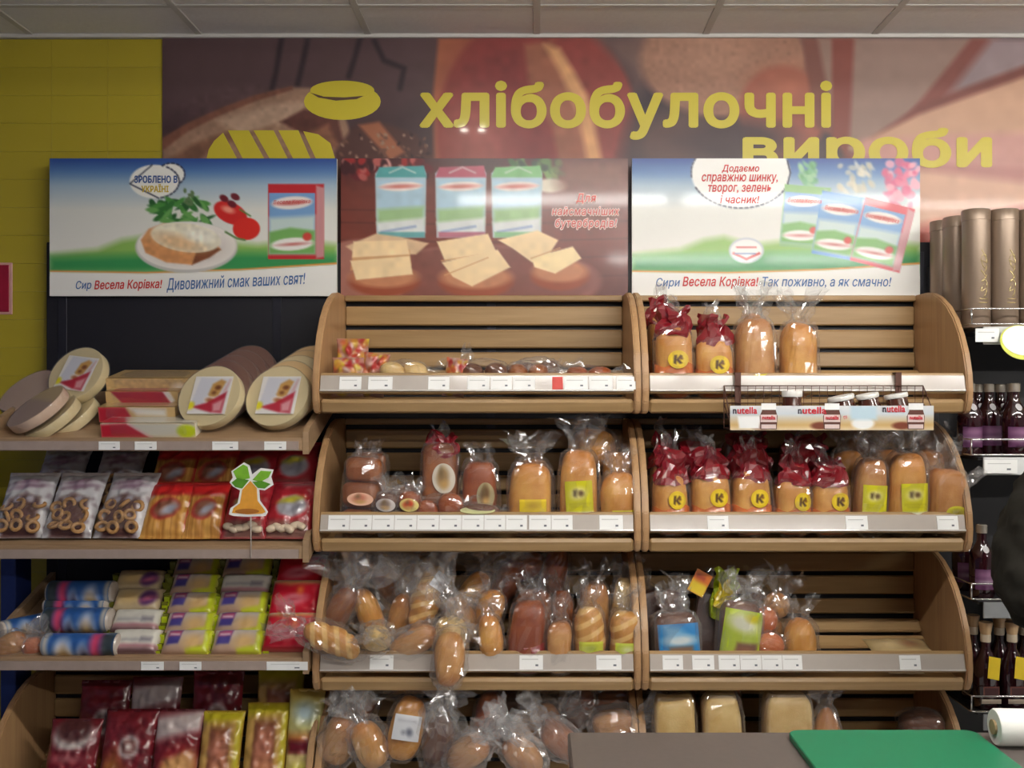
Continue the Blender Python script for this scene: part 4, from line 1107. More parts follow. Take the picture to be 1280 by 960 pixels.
# ================================================================== MIDDLE COLUMN, top bin
def art_candy(seed):
    c = Canvas(0, 0, 100, 120, 26, 32, (176, 124, 112)); rs = random.Random(seed)
    for i in range(46): c.ell(rs.uniform(0, 100), rs.uniform(0, 80), rs.uniform(6, 13), rs.uniform(5, 11), rs.choice([(176, 46, 42), (196, 140, 56), (206, 176, 60), (160, 34, 38), (196, 100, 60), (190, 160, 146)]), rs.uniform(0, 90), 2)
    c.poly([(0, 80), (100, 74), (100, 120), (0, 120)], (196, 170, 150), 6, .8); c.ell(34, 104, 16, 12, (226, 206, 30), 0, 3); c.ell(66, 100, 10, 8, (206, 90, 70), 0, 3)
    return c
pillow('candy_bread_bag', 'red and yellow printed bag standing against the left end of top middle bin', 'bag', (X(441, 3.08), 3.07, zb(1, 3.07)), (-.1, 0, .05), .105, .185, .06, art_candy(3), fin=.03, seed=3, crink=.013, group='red and yellow printed bags')
pillow('candy_bread_bag', 'front red and yellow printed bag with yellow sticker in top middle bin', 'bag', (X(434, 2.97), 2.975, zb(1, 2.98)), (-.16, 0, .05), .10, .125, .06, art_candy(5), fin=.03, seed=5, crink=.013, group='red and yellow printed bags')
pillow('candy_bread_bag', 'grey-pink bag with yellow sticker beside the red printed bags', 'bag', (X(463, 2.985), 2.985, zb(1, 2.98)), (-.22, .1, -.1), .085, .142, .05, art_candy(9), fin=.03, seed=9, crink=.013, group='red and yellow printed bags')
def lying_bag(label, px, Y, w, h, rotz, mat, seed, lift=0.032, row=1, n=2, film_mat=None, top=(.01, .05, .035)):
    return heap(label, (X(px, Y), Y, BZ[row]+floor_v(Y)+h*.5+lift), (0, PI/2, rotz), (h, .085, w), (.8, .8), mat, top, seed=seed, n=n, film_mat=film_mat)
lying_bag('low bag of pale buns lying left of centre in top middle bin', 505, 3.0, .15, .075, .2, 'pale', 51)
lying_bag('low bag of dark buns in the middle of top middle bin', 606, 3.02, .15, .08, -.1, 'rye', 52)
lying_bag('bag of brown rolls right of centre in top middle bin', 660, 3.02, .13, .075, .1, 'brown', 53)
lying_bag('dark striped bag of rolls lying low in top middle bin', 672, 3.14, .15, .085, -.15, 'rye', 54, film_mat=MILKY)
lying_bag('low reddish bag behind the red price tag in top middle bin', 735, 2.99, .14, .06, 0, 'red', 55)
pillow('candy_bread_bag', 'small red and yellow bag with clear twisted tail in top middle bin', 'bag', (X(566, 2.99), 2.985, zb(1, 2.98)), (-.2, .12, 0), .07, .125, .05, art_candy(12), fin=.03, seed=12, crink=.013, group='red and yellow printed bags')
t = thing('bag_knot', 'clear twisted bag tail above the small red and yellow bag', 'bag', (X(577, 3.0), 3.01, Z(462, 3.0)), (0, .25, 0)); tuft(t, .05, .035, .065, 66, CLEAR, 'gathered_film')

# second middle bin ----------------------------------------------------------
def cakepack(label, px, pyt, Y, w, n, mat, seed, row=2, es=(.5, .5), lbl=None, dz=None):
    z0 = zb(row, Y); H = Z(pyt, Y)-z0
    t = thing('roll_pack', label, 'bread', (X(px, Y), Y, z0), (-.12, .05, .05), 'packs of rolls')
    for k in range(n):
        bread('roll', (w, .085, H/n*1.04), es, CRUST[mat], t, seed+k, .006, None, (0, 0, H*(k+.5)/n), nu=18, nv=11)
    bag(t, (w, .085, H), (.45, .5), seed, (.015, .02, .03), CLEAR, loc=(0, 0, H/2), inflate=1.06, crum=.007)
    if lbl: sticker(t, (w, .085, H), (.45, .5), 0, -H*.5+.105, w*.7, .04, lbl, True, 1.08, .006, zc=H/2)
    return t
cakepack('tall pack of brown rolls with pink oval label, left in second middle bin', 450, 572, 2.985, .115, 3, 'brown', 61, lbl=art_oval((232, 184, 156), (196, 120, 96)))
cakepack('tall pack of brown rolls behind the pink-labelled pack', 458, 566, 3.10, .11, 3, 'brown', 62)
for i, (px, Y, m, lb) in enumerate([(483, 2.965, 'rye', 'small dark pack low beside the pink-labelled rolls'), (512, 2.965, 'red', 'small reddish roll pack with yellow mark, second middle bin')]):
    heap(lb, (X(px, Y), Y, BZ[2]+.118), (0, .1, 0), (.075, .06, .13), (.7, .7), m, (.01, .03, .035), seed=70+i, film_mat=MILKY if i == 0 else CLEAR, n=2, labels=[(art_oval((214, 196, 120) if i else (190, 180, 176), (196, 70, 40) if i else (130, 110, 100)), 0, .22, .8, .04, True, 0)])
heap('silver-wrapped small pack lying behind the low dark packs', (X(502, 3.05), 3.06, BZ[2]+.165), (0, 1.3, .2), (.06, .06, .10), (.8, .8), 'rye', (.01, .03, .03), seed=72, film_mat=MILKY)
standing(2, 526, 574, 556, 3.03, 'tall rye loaf with white oval label, tallest in second middle bin', 'brown', (.4, .5), red=True, labels=[(art_oval(), .12, .60, .62, .095, True, .1)], redh=.065, deep=.10, lean=(-.1, 0, .05))
standing(2, 576, 622, 576, 3.02, 'glossy brown loaf with greenish oval label beside the tall rye loaf', 'red', (.5, .6), (.01, .035, .035), labels=[(art_oval((176, 160, 120), (110, 80, 50)), .2, .52, .5, .085, True, 0)], deep=.10)
heap('brown roll pack in front of the tall rye loaf', (X(548, 2.955), 2.958, BZ[2]+.125), (0, 1.45, 0), (.095, .05, .15), (.7, .7), 'red', (.01, .03, .035), seed=75, n=2)
heap('dark roll pack with flat green oval label lying at the front', (X(598, 2.952), 2.955, BZ[2]+.108), (0, PI/2, 0), (.075, .05, .13), (.7, .7), 'rye', (.01, .02, .03), seed=76)
t = thing('oval_label_card', 'pale green oval label lying flat on the dark roll pack', 'label', (X(597, 2.93), 2.925, Z(640, 2.925)), (-.9, 0, 0))
plate('card', ring_pts(0, .008, .054, .016, 0, 360, 24), .0015, plain('pale_green_card', (206, 206, 150), .5), t)
standing(2, 636, 692, 580, 2.985, 'golden loaf in sparkling bag with yellow strip label, second middle bin', 'gold', (.5, .6), (.03, .06, .075), labels=[(art_strip((226, 196, 40), (190, 150, 40)), .05, .41, .62, .04, False, 0)], deep=.105, crum=.009)
standing(2, 697, 746, 565, 2.985, 'golden loaf with large square yellow label, second middle bin', 'gold', (.5, .6), (.03, .06, .07), labels=[(art_yellow(), .05, .43, .72, .115, False, .08)], deep=.105, crum=.009)
standing(2, 749, 799, 590, 2.985, 'round golden loaf in clear bag by the divider, second middle bin', 'gold', (.75, .75), (.02, .04, .05), labels=[(art_strip((214, 200, 50)), .1, .34, .6, .02, False, 0)], deep=.105)
standing(2, 716, 772, 536, 3.15, 'upper round loaf at the back of the second middle bin', 'gold', (.75, .8), (.01, .03, .05), deep=.10, base=BZ[2]+.25)
standing(2, 750, 796, 566, 3.10, 'middle round loaf stacked behind the divider loaf', 'gold', (.7, .8), (.01, .03, .05), deep=.11, base=BZ[2]+.17)
standing(2, 640, 690, 574, 3.12, 'back row loaf behind the sparkling golden loaf', 'tan', (.55, .65), (.02, .05, .06), deep=.10)

# third middle bin -----------------------------------------------------------
ST = (105, .14)
def at3(px, py, Y): return (X(px, Y), Y, Z(py, Y))
B3 = 'striped long loaves in clear bags'
heap('striped loaf lying over the left edge with crumpled tail, third middle bin', at3(414, 800, 2.895), (.15, -1.12, 0), (.085, .075, .19), (.85, .9), 'striped', (.015, .075, .06), ST, seed=81, group=B3, inflate=1.08, crum=.012)
heap('loaf with pale cut end pointing forward, third middle bin', at3(470, 798, 2.95), (1.25, .1, .15), (.085, .085, .17), (.85, .9), 'pale', (.02, .08, .07), seed=82, inflate=1.12, crum=.014)
heap('golden loaf in foggy bag next to the pale cut end', at3(518, 802, 2.95), (.3, 1.05, .2), (.08, .08, .17), (.85, .9), 'tan', (.02, .08, .07), seed=83, film_mat=MILKY, inflate=1.1, crum=.014)
heap('striped loaf standing with a grey price sticker, third middle bin', at3(533, 748, 3.05), (-.35, .28, 0), (.095, .09, .22), (.85, .9), 'striped', (.01, .05, .05), ST, seed=84, group=B3, crum=.008, labels=[(art_white(), .30, .26, .5, .055, False, -.3)])
heap('golden loaf hanging over the front rail with its bag tail down', at3(562, 822, 2.868), (2.9, .12, 0), (.09, .075, .165), (.8, .85), 'tan', (.012, .115, .06), seed=85, inflate=1.10, crum=.012)
heap('pale bun with whitish top above the hanging loaf', at3(563, 790, 2.95), (.2, .1, 0), (.10, .09, .10), (.9, .9), 'pale', (.015, .08, .09), seed=86, inflate=1.12, crum=.014)
for i, (px, py, Y, rot, sz, m) in enumerate([
        (425, 762, 3.03, (.2, .5, 0), (.08, .08, .17), 'brown'), (462, 765, 3.05, (.1, -.4, 0), (.08, .08, .17), 'gold'), (438, 725, 3.14, (.2, .9, 0), (.085, .085, .19), 'tan'),
        (487, 730, 3.15, (.1, -.7, 0), (.085, .085, .18), 'brown'), (500, 772, 3.07, (.2, .2, 0), (.08, .08, .16), 'tan'), (590, 745, 3.14, (.1, .5, 0), (.09, .09, .18), 'gold'),
        (580, 775, 3.04, (.1, -.6, 0), (.085, .085, .16), 'tan'), (425, 700, 3.22, (.1, .6, 0), (.08, .08, .15), 'tan'), (530, 712, 3.2, (0, 1.2, 0), (.08, .08, .16), 'brown')]):
    W8 = ['lowest left', 'second', 'upper left', 'upper middle', 'third', 'back right', 'front right', 'topmost left', 'topmost middle']
    heap('%s loaf in the heap of foggy clear bags, third middle bin' % W8[i], at3(px, py, Y), rot, sz, (.85, .9), m, (.02, .11, .10), seed=90+i, film_mat=MILKY if i in (0, 2, 3, 6) else CLEAR, inflate=1.14, crum=.016, group='loaves in foggy clear bags')
heap('small golden bun leaning out left of the red-based loaf', at3(613, 795, 2.955), (-.2, -.12, 0), (.075, .08, .13), (.8, .85), 'gold', (.01, .04, .05), seed=101, crum=.008)
heap('golden bun behind the small leaning bun, third middle bin', at3(612, 762, 3.04), (-.2, .2, 0), (.09, .08, .12), (.8, .85), 'gold', (.01, .04, .05), seed=102, crum=.008)
t = standing(3, 634, 680, 752, 2.975, 'brown loaf in a bag with red base, third middle bin', 'red', (.6, .65), (.02, .045, .04), deep=.10)
h_ = Z(752, 2.975)-zb(3, 2.975)
V, Fc = superell((X(680, 2.975)*.95-X(634, 2.975)*.95, .10, h_), (.6, .65), 24, 8, 1, 0, 9, 1.075)
V = [Vector((p.x, p.y, min(p.z, -h_*.08-.01*math.cos(p.x*40)))) for p in V]
o = mesh('red_base', V, Fc, film('red_base_film', (150, 26, 30), .82, .18, .2), t, True); o.location = (0, 0, h_/2)
standing(3, 683, 716, 776, 2.965, 'short loaf with pale cut face, third middle bin', 'tan', (.6, .6), (.02, .05, .035), deep=.09)
standing(3, 718, 757, 758, 2.975, 'striped loaf with lime label, left of the pair by the divider', 'striped', (.65, .7), (.02, .05, .04), labels=[(art_strip((206, 210, 60), (150, 160, 50)), 0, .40, .8, .04, False, 0)], stripes=(90, .07), deep=.09, group=B3)
standing(3, 760, 799, 762, 2.975, 'striped loaf with lime and white label, right of the pair by the divider', 'striped', (.65, .7), (.02, .05, .04), labels=[(art_strip((200, 210, 70), (226, 230, 200)), 0, .40, .8, .04, False, 0)], stripes=(90, .07), deep=.09, group=B3)
for i, (a, b, ty, m, tx) in enumerate([(640, 690, 736, 'brown', 'brown loaf behind the red-based loaf, third middle bin'), (690, 718, 742, 'brown', 'brown loaf behind the short cut loaf'), (722, 760, 728, 'tan', 'tan loaf behind the left striped loaf by the divider'), (762, 797, 722, 'pale', 'pale loaf behind the right striped loaf by the divider')]):
    standing(3, a, b, ty, 3.09, tx, m, (.6, .65), (.015, .045, .045), deep=.10)
for i, (px, py, rz, m) in enumerate([(650, 712, 1.2, 'red'), (694, 714, .2, 'red'), (630, 735, .6, 'red')]):
    heap(['reddish loaf lying topmost at the back of third middle bin', 'reddish loaf standing at the back of third middle bin', 'glossy reddish loaf leaning at the back of third middle bin'][i], at3(px, py, 3.19), (0, rz, 0), (.085, .085, .17), (.8, .85), m, (.015, .05, .05), seed=110+i)

# bottom middle bin ----------------------------------------------------------
B4 = 'loaves in foggy bags, bottom bin'
for i, (px, py, Y, rot, sz, m, mk, tx) in enumerate([
        (425, 922, 2.99, (.2, .3, 0), (.10, .10, .17), 'tan', 1, 'loaf in foggy bag at the left end of bottom middle bin'),
        (462, 930, 2.96, (.1, -.4, 0), (.095, .09, .15), 'gold', 1, 'golden loaf in foggy bag left of the stickered loaf'),
        (440, 890, 3.1, (.1, .8, 0), (.10, .10, .18), 'brown', 1, 'brown loaf behind at the left of bottom middle bin'),
        (507, 910, 2.97, (-.3, .25, 0), (.11, .09, .19), 'gold', 0, 'golden loaf with white price sticker in bottom middle bin'),
        (548, 925, 3.0, (.1, .1, 0), (.10, .10, .18), 'rye', 1, 'dim loaf under the hanging bag tail'),
        (610, 905, 3.05, (-.1, .15, 0), (.10, .10, .19), 'red', 0, 'reddish loaf standing in the middle of bottom bin'),
        (585, 940, 2.95, (.2, .9, 0), (.09, .09, .15), 'tan', 2, 'loaf in milky bag low in the middle of bottom bin'),
        (655, 945, 2.95, (.2, -.8, 0), (.09, .09, .15), 'tan', 2, 'loaf in milky bag low beside the counter edge'),
        (668, 902, 3.08, (.1, 1.1, 0), (.10, .09, .17), 'tan', 2, 'tan loaf in milky bag lying right of the reddish loaf'),
        (700, 925, 3.0, (.1, -.9, 0), (.09, .09, .15), 'brown', 2, 'brown loaf in milky bag touching the counter edge'),
        (720, 888, 3.15, (.1, .5, 0), (.09, .09, .16), 'red', 1, 'reddish loaf deep in the bottom middle bin'),
        (768, 905, 3.05, (.1, 1.35, 0), (.095, .09, .14), 'tan', 2, 'tan loaf in milky bag by the divider of the bottom bin'),
        (765, 880, 3.17, (.1, 1.5, 0), (.09, .09, .14), 'brown', 1, 'brown loaf behind the milky bag by the divider'),
        (640, 875, 3.2, (.1, 1.5, 0), (.09, .09, .14), 'rye', 1, 'dark loaf against back slats of the bottom middle bin')]):
    heap(tx, at3(px, py, Y), rot, sz, (.8, .85), m, (.02, .08, .07), seed=130+i, film_mat=(CLEAR, MILKY, film('foggy_film', (240, 238, 238), .11, .28, .13))[mk], inflate=1.12 if mk else 1.06, crum=.015 if mk else .007, group=B4, labels=[(art_white(), .05, .02, .75, .075, False, .1)] if i == 3 else ())
# ================================================================== LEFT COLUMN, shelf A: cake layers
def shz(k, Y): return SLZ[k]+(Y-SY0)*TS
LABY = plain('biscuit_cream', (222, 204, 158), .6, var=.05, scale=60, bump=.1)
LABO = plain('biscuit_sponge', (220, 184, 128), .6, var=.06, scale=60, bump=.1)
LABB = plain('biscuit_cocoa', (112, 72, 58), .7, var=.08, scale=60, bump=.1)
LABP = plain('biscuit_pinkish', (214, 184, 160), .6, var=.05, scale=60, bump=.1)
def art_cake():
    c = Canvas(0, 0, 100, 100, 34, 34, (228, 224, 220))
    c.poly([(14, 2), (96, 6), (88, 96), (4, 80)], (206, 206, 214), 2); c.poly([(50, 20), (70, 8), (84, 14), (72, 50), (52, 62), (44, 48)], (196, 150, 84), 2)
    c.ell(66, 30, 8, 6, (120, 70, 40), 0, 2); c.ell(58, 44, 6, 5, (130, 80, 46), 0, 2); c.ell(52, 64, 16, 10, (226, 214, 204), 10, 2); c.ell(52, 64, 11, 6, (170, 110, 70), 10, 2)
    c.poly([(8, 82), (46, 70), (92, 40), (90, 98), (60, 96)], (176, 28, 46), 2, .9); c.poly([(62, 74), (88, 60), (86, 92), (66, 94)], (232, 196, 196), 3, .7)
    c.poly([(92, 8), (96, 8), (90, 40), (80, 42)], (206, 170, 170), 2); c.ell(4, 78, 10, 10, (226, 214, 40), 0, 3)
    return c
def disc(label, loc, normal, r, th, mat, lbl=False, group='round cake layers', yellow=True, roll=0.0, name='cake_layer'):
    n = Vector(normal).normalized()
    t = thing(name, label, 'cake layer', loc, (0, 0, 0), group)
    z = -n; x = Vector((0, 0, 1)).cross(z)
    x = Vector((1, 0, 0)) if x.length < .1 else -x.normalized()
    x = (Matrix.Rotation(roll, 3, z) @ x).normalized()
    # local frame: -y is the outward face
    y = -n; zz = x.cross(y).normalized(); 
    M = Matrix((x, y, zz)).transposed()
    t.rotation_euler = M.to_euler()
    lathe('biscuit', [(r*.985, 0), (r, .003), (r, th-.003), (r*.985, th)], mat, t, 40, (0, -th/2, 0), (-PI/2, 0, 0))
    lathe('film_wrap', [(r*1.012, -.002), (r*1.018, .001), (r*1.018, th-.001), (r*1.012, th+.002)], CLEAR, t, 40, (0, -th/2, 0), (-PI/2, 0, 0))
    if lbl:
        s = r*.62
        print_sheet('paper_label', art_cake(), lambda u, v: (-s+2*s*u+.1*s, -th/2-.0045, s-2*s*v), INK_PACK, t)
    return t
R_ = .104
# two rows of packs standing one behind the other
def roll(px, label, mats, Y0, label_txts):
    for k, m in enumerate(mats):
        Y = Y0+.052*k
        n = (-.18, -.88, .42)
        zc = shz('A', Y)+R_*.93+.01
        disc(label_txts[k], (X(px, 2.97)+.012*k, Y+.04, zc), n, R_, .034, m, lbl=(k == 0))
roll(262, 'a', [LABY, LABB, LABB, LABB, LABB], 2.95, ['cream cake layer with square label, front of the left upright row', 'front cocoa brown cake layer behind the left labelled one', 'second cocoa brown cake layer of the left row', 'third cocoa brown cake layer of the left row', 'rearmost cocoa brown cake layer of the left row'])
roll(347, 'b', [LABY, LABO, LABY, LABO, LABO], 2.95, ['cream cake layer with square label, front of the right upright row', 'orange-tinted cake layer just behind the right labelled one', 'cream cake layer in the middle of the right row', 'fourth cake layer of the right row under glossy film', 'rearmost cake layer of the right row'])
# leaning pile at the left
nl = (-.42, -.50, .76)
disc('greyish cake layer lying on top of the pile at the far left', (X(44, 2.97), 2.99, Z(512, 2.97)), nl, .098, .030, LABP, group='tilted pile of cake layers')
disc('middle cake layer of the tilted pile at the far left', (X(62, 3.0), 3.008, Z(519, 3.0)-.012), nl, .098, .030, LABY, group='tilted pile of cake layers')
disc('lowest cake layer of the tilted pile beside the red and white packs', (X(86, 3.04), 3.05, Z(517, 3.04)-.018), nl, .098, .030, LABY, group='tilted pile of cake layers')
disc('pinkish cake layer half hidden behind the far left pile', (X(35, 3.14), 3.15, Z(492, 3.14)), (-.3, -.6, .7), .098, .03, LABP, group='tilted pile of cake layers')
disc('cream cake layer with label standing on top of the tilted pile', (X(97, 3.09), 3.10, Z(470, 3.09)), (-.22, -.86, .46), .098, .034, LABY, lbl=True, group='tilted pile of cake layers', roll=.12)
# slab packs
def art_slab(kind):
    c = Canvas(0, 0, 260, 40, 60, 12, (206, 172, 116))
    if kind == 1: c.poly([(20, 0), (220, 0), (240, 40), (60, 40)], (176, 24, 46), 2); c.poly([(205, 0), (230, 0), (250, 30), (235, 40)], (232, 226, 220), 2)
    if kind == 2: c.poly([(0, 0), (90, 0), (120, 40), (0, 40)], (186, 34, 52), 2); c.poly([(100, 0), (230, 5), (230, 25), (130, 22)], (236, 230, 220), 3)
    if kind == 3: c.rect(0, 0, 260, 40, (226, 222, 206), 2); c.poly([(0, 4), (70, 0), (130, 40), (0, 40)], (196, 30, 52), 2); c.line([(75, 0), (140, 40)], 5, (236, 200, 196)); c.ell(236, 22, 26, 18, (206, 220, 30), 0, 2)
    if kind == 0: c.mottle(.06, 9, 4); c.ell(225, 30, 18, 12, (240, 230, 220), 0, 5)
    return c
def slab(label, px, py, Y, w, d, h, kind, body, rz=0):
    t = thing('slab_pack', label, 'wafer pack', (X(px, Y), Y, Z(py, Y)), (.20, 0, rz), 'flat wafer slabs')
    box('slab', (w, d, h), (0, d/2, h/2), body, t, b=.004)
    print_sheet('front_print', art_slab(kind), lambda u, v: (-w/2+w*u, -.0012, h-.001-(h-.002)*v), INK_PACK, t)
    c2 = Canvas(0, 0, 260, 120, 50, 20, (206, 172, 116))
    if kind == 1: c2.poly([(20, 120), (220, 120), (190, 30), (60, 30)], (176, 24, 46), 2)
    if kind == 3: c2.rect(0, 0, 260, 120, (226, 222, 206), 2); c2.poly([(0, 120), (70, 120), (40, 60), (0, 60)], (196, 30, 52), 2)
    print_sheet('top_print', c2, lambda u, v: (-w/2+w*u, d-d*v, h+.0012), INK_PACK, t)
    bag(t, (h*1.05, d*1.02, w), (.3, .3), int(px), (.01, .03, .02), CLEAR, loc=(0, d/2, h/2), rot=(0, PI/2, 0), inflate=1.02, crum=.002)
    return t
SLB = plain('wafer_slab', (206, 174, 120), .6, var=.08, scale=50)
slab('lowest wafer slab with red corner and yellow-green tag', 186, 547, 2.925, .29, .15, .046, 3, plain('wafer_white', (226, 220, 200), .5))
slab('second wafer slab from below with red and white label', 172, 528, 3.0, .24, .15, .050, 2, SLB)
slab('third wafer slab with dark red label, under the top slab', 178, 505, 3.05, .23, .15, .042, 1, SLB)
slab('top wafer slab, plain tan, in the stack between cake layers', 186, 488, 3.09, .27, .15, .040, 0, SLB, .02)

# ================================================================== shelf B: bagels, sticks, pastry
BAGEL = crust('bagel_crust', (172, 126, 74), (196, 150, 96), 40)
def torus(name, Rm, r, mat, parent, loc, rot, nu=14, nv=8):
    key = ('torus', Rm, r, mat.name)
    if key not in _boxm:
        V = [((Rm+r*math.cos(2*PI*j/nv))*math.cos(2*PI*i/nu), r*math.sin(2*PI*j/nv), (Rm+r*math.cos(2*PI*j/nv))*math.sin(2*PI*i/nu)) for i in range(nu) for j in range(nv)]
        Fc = [(i*nv+j, ((i+1) % nu)*nv+j, ((i+1) % nu)*nv+(j+1) % nv, i*nv+(j+1) % nv) for i in range(nu) for j in range(nv)]
        m = bpy.data.meshes.new(name); m.from_pydata(V, [], Fc); m.materials.append(mat); m.polygons.foreach_set('use_smooth', [True]*len(m.polygons)); _boxm[key] = m
    o = bpy.data.objects.new(name, _boxm[key]); COL.objects.link(o); o.parent = parent; o.location = loc; o.rotation_euler = rot
    return o
def art_bagel(seed):
    c = Canvas(0, 0, 100, 130, 34, 44, (206, 204, 206)); rs = random.Random(seed)
    c.poly([(18, 62), (50, 52), (82, 60), (84, 130), (16, 130)], (96, 62, 56), 3)
    c.ell(36, 64, 8, 6, (190, 186, 200), 0, 2); c.ell(62, 62, 8, 6, (190, 186, 200), 0, 2)
    for i in range(40):
        x, y = rs.uniform(0, 100), rs.uniform(0, 130)
        if 16 < x < 84 and y > 52: continue
        c.ell(x, y, 3.2, 2.6, (150, 132, 140), 0, 2)
    c.ell(48, 26, 26, 4.5, (128, 92, 116), -6, 2, .8); c.ell(54, 36, 32, 4.5, (128, 92, 116), -6, 2, .8); c.rect(4, 0, 96, 8, (190, 176, 170), 3)
    return c
def bagels(label, px, Y, seed, w=.155, h=.235, rx=-.62, rz=0, dz=0):
    t = pillow('bagel_bag', label, 'bag', (X(px, Y), Y, shz('B', Y)+.006+dz), (rx, 0, rz), w, h, .06, art_bagel(seed), 'dotted bagel bags', seed=seed, crink=.006)
    rs = random.Random(seed)
    for i in range(9):
        x = -.042+.041*(i % 3)+rs.uniform(-.008, .008); z = .028+.036*(i//3)+rs.uniform(-.006, .006)
        torus('bagel', .0155, .0062, BAGEL, t, (x, -.031+.006*abs(x)/.04, z), (rs.uniform(-.9, .9), rs.uniform(-.9, .9), rs.uniform(-.6, .6)))
    print_sheet('window_film', Canvas(0, 0, 1, 1, 10, 10), lambda u, v: (-.055+.11*u+.002*math.sin(9*v), -.041-.004*math.sin(u*PI)+.003*math.sin(17*u+9*v), .012+.118*v), CLEAR, t, False)
    return t
bagels('dotted bagel bag at the far left end of the shelf', 22, 2.94, 1, rz=.1)
bagels('dotted bagel bag second from the left, front row', 82, 2.94, 2)
bagels('dotted bagel bag third from the left, next to the bread sticks', 146, 2.94, 3, rz=-.06)
bagels('dim dotted bagel bag in the back row at the left', 62, 3.09, 4, dz=.012)
bagels('dim dotted bagel bag in the back row behind the third', 136, 3.09, 5, dz=.014)
def art_stick(seed):
    c = Canvas(0, 0, 100, 130, 36, 44, (206, 150, 72)); rs = random.Random(seed)
    for i in range(22): c.line([(i*4.7, 40), (i*4.7+rs.uniform(-2, 2), 130)], 1.6, rs.choice([(176, 116, 48), (222, 172, 96), (160, 100, 44)]), 1.5)
    c.poly([(0, 0), (100, 0), (100, 34), (60, 42), (0, 38)], (178, 36, 40), 3); c.poly([(0, 20), (100, 14), (100, 30), (0, 34)], (206, 40, 40), 3)
    c.ell(46, 70, 32, 24, (176, 50, 46), -12, 2); c.ell(48, 70, 27, 19, (140, 90, 70), -12, 3); c.ell(56, 72, 18, 9, (166, 168, 180), -30, 3); c.rect(94, 30, 100, 130, (170, 36, 40), 2)
    return c
def art_pastry(seed):
    c = Canvas(0, 0, 100, 130, 36, 44, (164, 38, 48)); rs = random.Random(seed)
    c.ell(52, 64, 38, 30, (190, 34, 44), 0, 2); c.ell(52, 64, 33, 25, (176, 172, 176), 0, 3); c.ell(48, 50, 24, 7, (196, 186, 60), -10, 3); c.ell(56, 70, 22, 9, (150, 150, 160), -20, 4)
    c.poly([(10, 96), (90, 96), (94, 130), (6, 130)], (140, 96, 84), 4); c.poly([(0, 0), (100, 0), (100, 20), (0, 26)], (150, 30, 44), 4); c.poly([(20, 4), (80, 0), (90, 14), (30, 20)], (180, 160, 150), 5, .6)
    return c
PAL = plain('pale_pastry', (216, 196, 170), .6, var=.08)
def redbag(label, px, Y, kind, seed, w=.15, h=.205, rx=-.62, rz=0, dz=0):
    t = pillow('bread_stick_bag' if kind else 'pastry_bag', label, 'bag', (X(px, Y), Y, shz('B', Y)+.006+dz), (rx, 0, rz), w, h, .05, art_stick(seed) if kind else art_pastry(seed), 'red snack bags', seed=seed, crink=.005)
    if not kind:
        rs = random.Random(seed)
        for i in range(6):
            bread('pastry', (.034, .022, .022), (.8, .8), PAL, t, seed+i, .004, None, (-.045+.018*i, -.024+rs.uniform(0, .004), .022+rs.uniform(0, .018)), (rs.uniform(-.6, .6), rs.uniform(-.6, .6), 0), nu=12, nv=8)
    return t
redbag('bag of bread sticks with red top, next to the bagels', 203, 2.935, 1, 1)
redbag('second bag of bread sticks, left of the pastry bags', 252, 2.935, 1, 2, w=.125, rz=.05)
redbag('red pastry bag below the palm card', 303, 2.935, 0, 3, w=.14)
redbag('red pastry bag at the right end of the shelf', 358, 2.935, 0, 4, w=.155, rz=-.05)
for i, (px, kd) in enumerate([(210, 1), (262, 1), (312, 0), (362, 0)]):
    redbag('%s red bag from the left in the back row behind the bread sticks' % ORD[i], px, 3.06+.01*i, kd, 10+i, dz=.05, h=.22)
for i, px in enumerate((230, 290, 350)):
    redbag('%s red bag from the left in the dim rearmost row' % ORD[i], px, 3.15, 0, 20+i, dz=.07, h=.2)
# palm-shaped price card
def palm():
    Y = 2.875
    t = thing('palm_card', 'palm tree shaped card with green leaves and orange trunk', 'card', (X(313, Y), Y, Z(648, Y)))
    L = lambda pts: [(X(px, Y)-t.location.x, Z(py, Y)-t.location.z) for px, py in pts]
    out = [(286, 643), (288, 635), (297, 629), (300, 613), (291, 608), (287, 603), (291, 597), (289, 589), (305, 578), (312, 582), (315, 593), (326, 585), (342, 587), (339, 596), (342, 606), (331, 613), (324, 612), (325, 626), (331, 634), (335, 640), (332, 645), (310, 646), (292, 645)]
    plate('white_card', L(out), .0015, WHITE, t)
    def sh(o, k=.86): 
        cx_ = sum(p[0] for p in o)/len(o); cy_ = sum(p[1] for p in o)/len(o); return [(cx_+(p[0]-cx_)*k, cy_+(p[1]-cy_)*k) for p in o]
    GR = plain('palm_green', (126, 186, 50), .5, var=.2, scale=60); GD = plain('palm_green_dark', (92, 156, 40), .5, var=.2, scale=60)
    for pts, m in (([(291, 589), (304, 580), (310, 583), (313, 598), (304, 600), (295, 598)], GR), ([(289, 603), (297, 597), (312, 600), (303, 611), (294, 609)], GD), ([(315, 600), (326, 588), (340, 589), (336, 597), (325, 603)], GR), ([(315, 602), (328, 601), (339, 605), (331, 611), (322, 610)], GD)):
        plate('leaf', L(sh(pts, .95)), .0008, m, t, (0, -.001, 0))
    plate('trunk', L([(303, 612), (313, 601), (321, 610), (322, 626), (329, 635), (332, 640), (328, 642), (310, 643), (290, 641), (292, 635), (300, 629)]), .0008, plain('palm_orange', (236, 166, 60), .5, var=.15, scale=50), t, (0, -.0009, 0))
    plate('ring', L(ring_pts(309, 639, 15, 3.2)), .0006, plain('palm_brown', (176, 110, 40), .5), t, (0, -.0016, 0))
    tube('stem', [[(0, .004, Z(640, Y)-t.location.z), (0, .006, SLZ['B']-.03-t.location.z)]], .002, CLEARSTRIP, t)
palm()

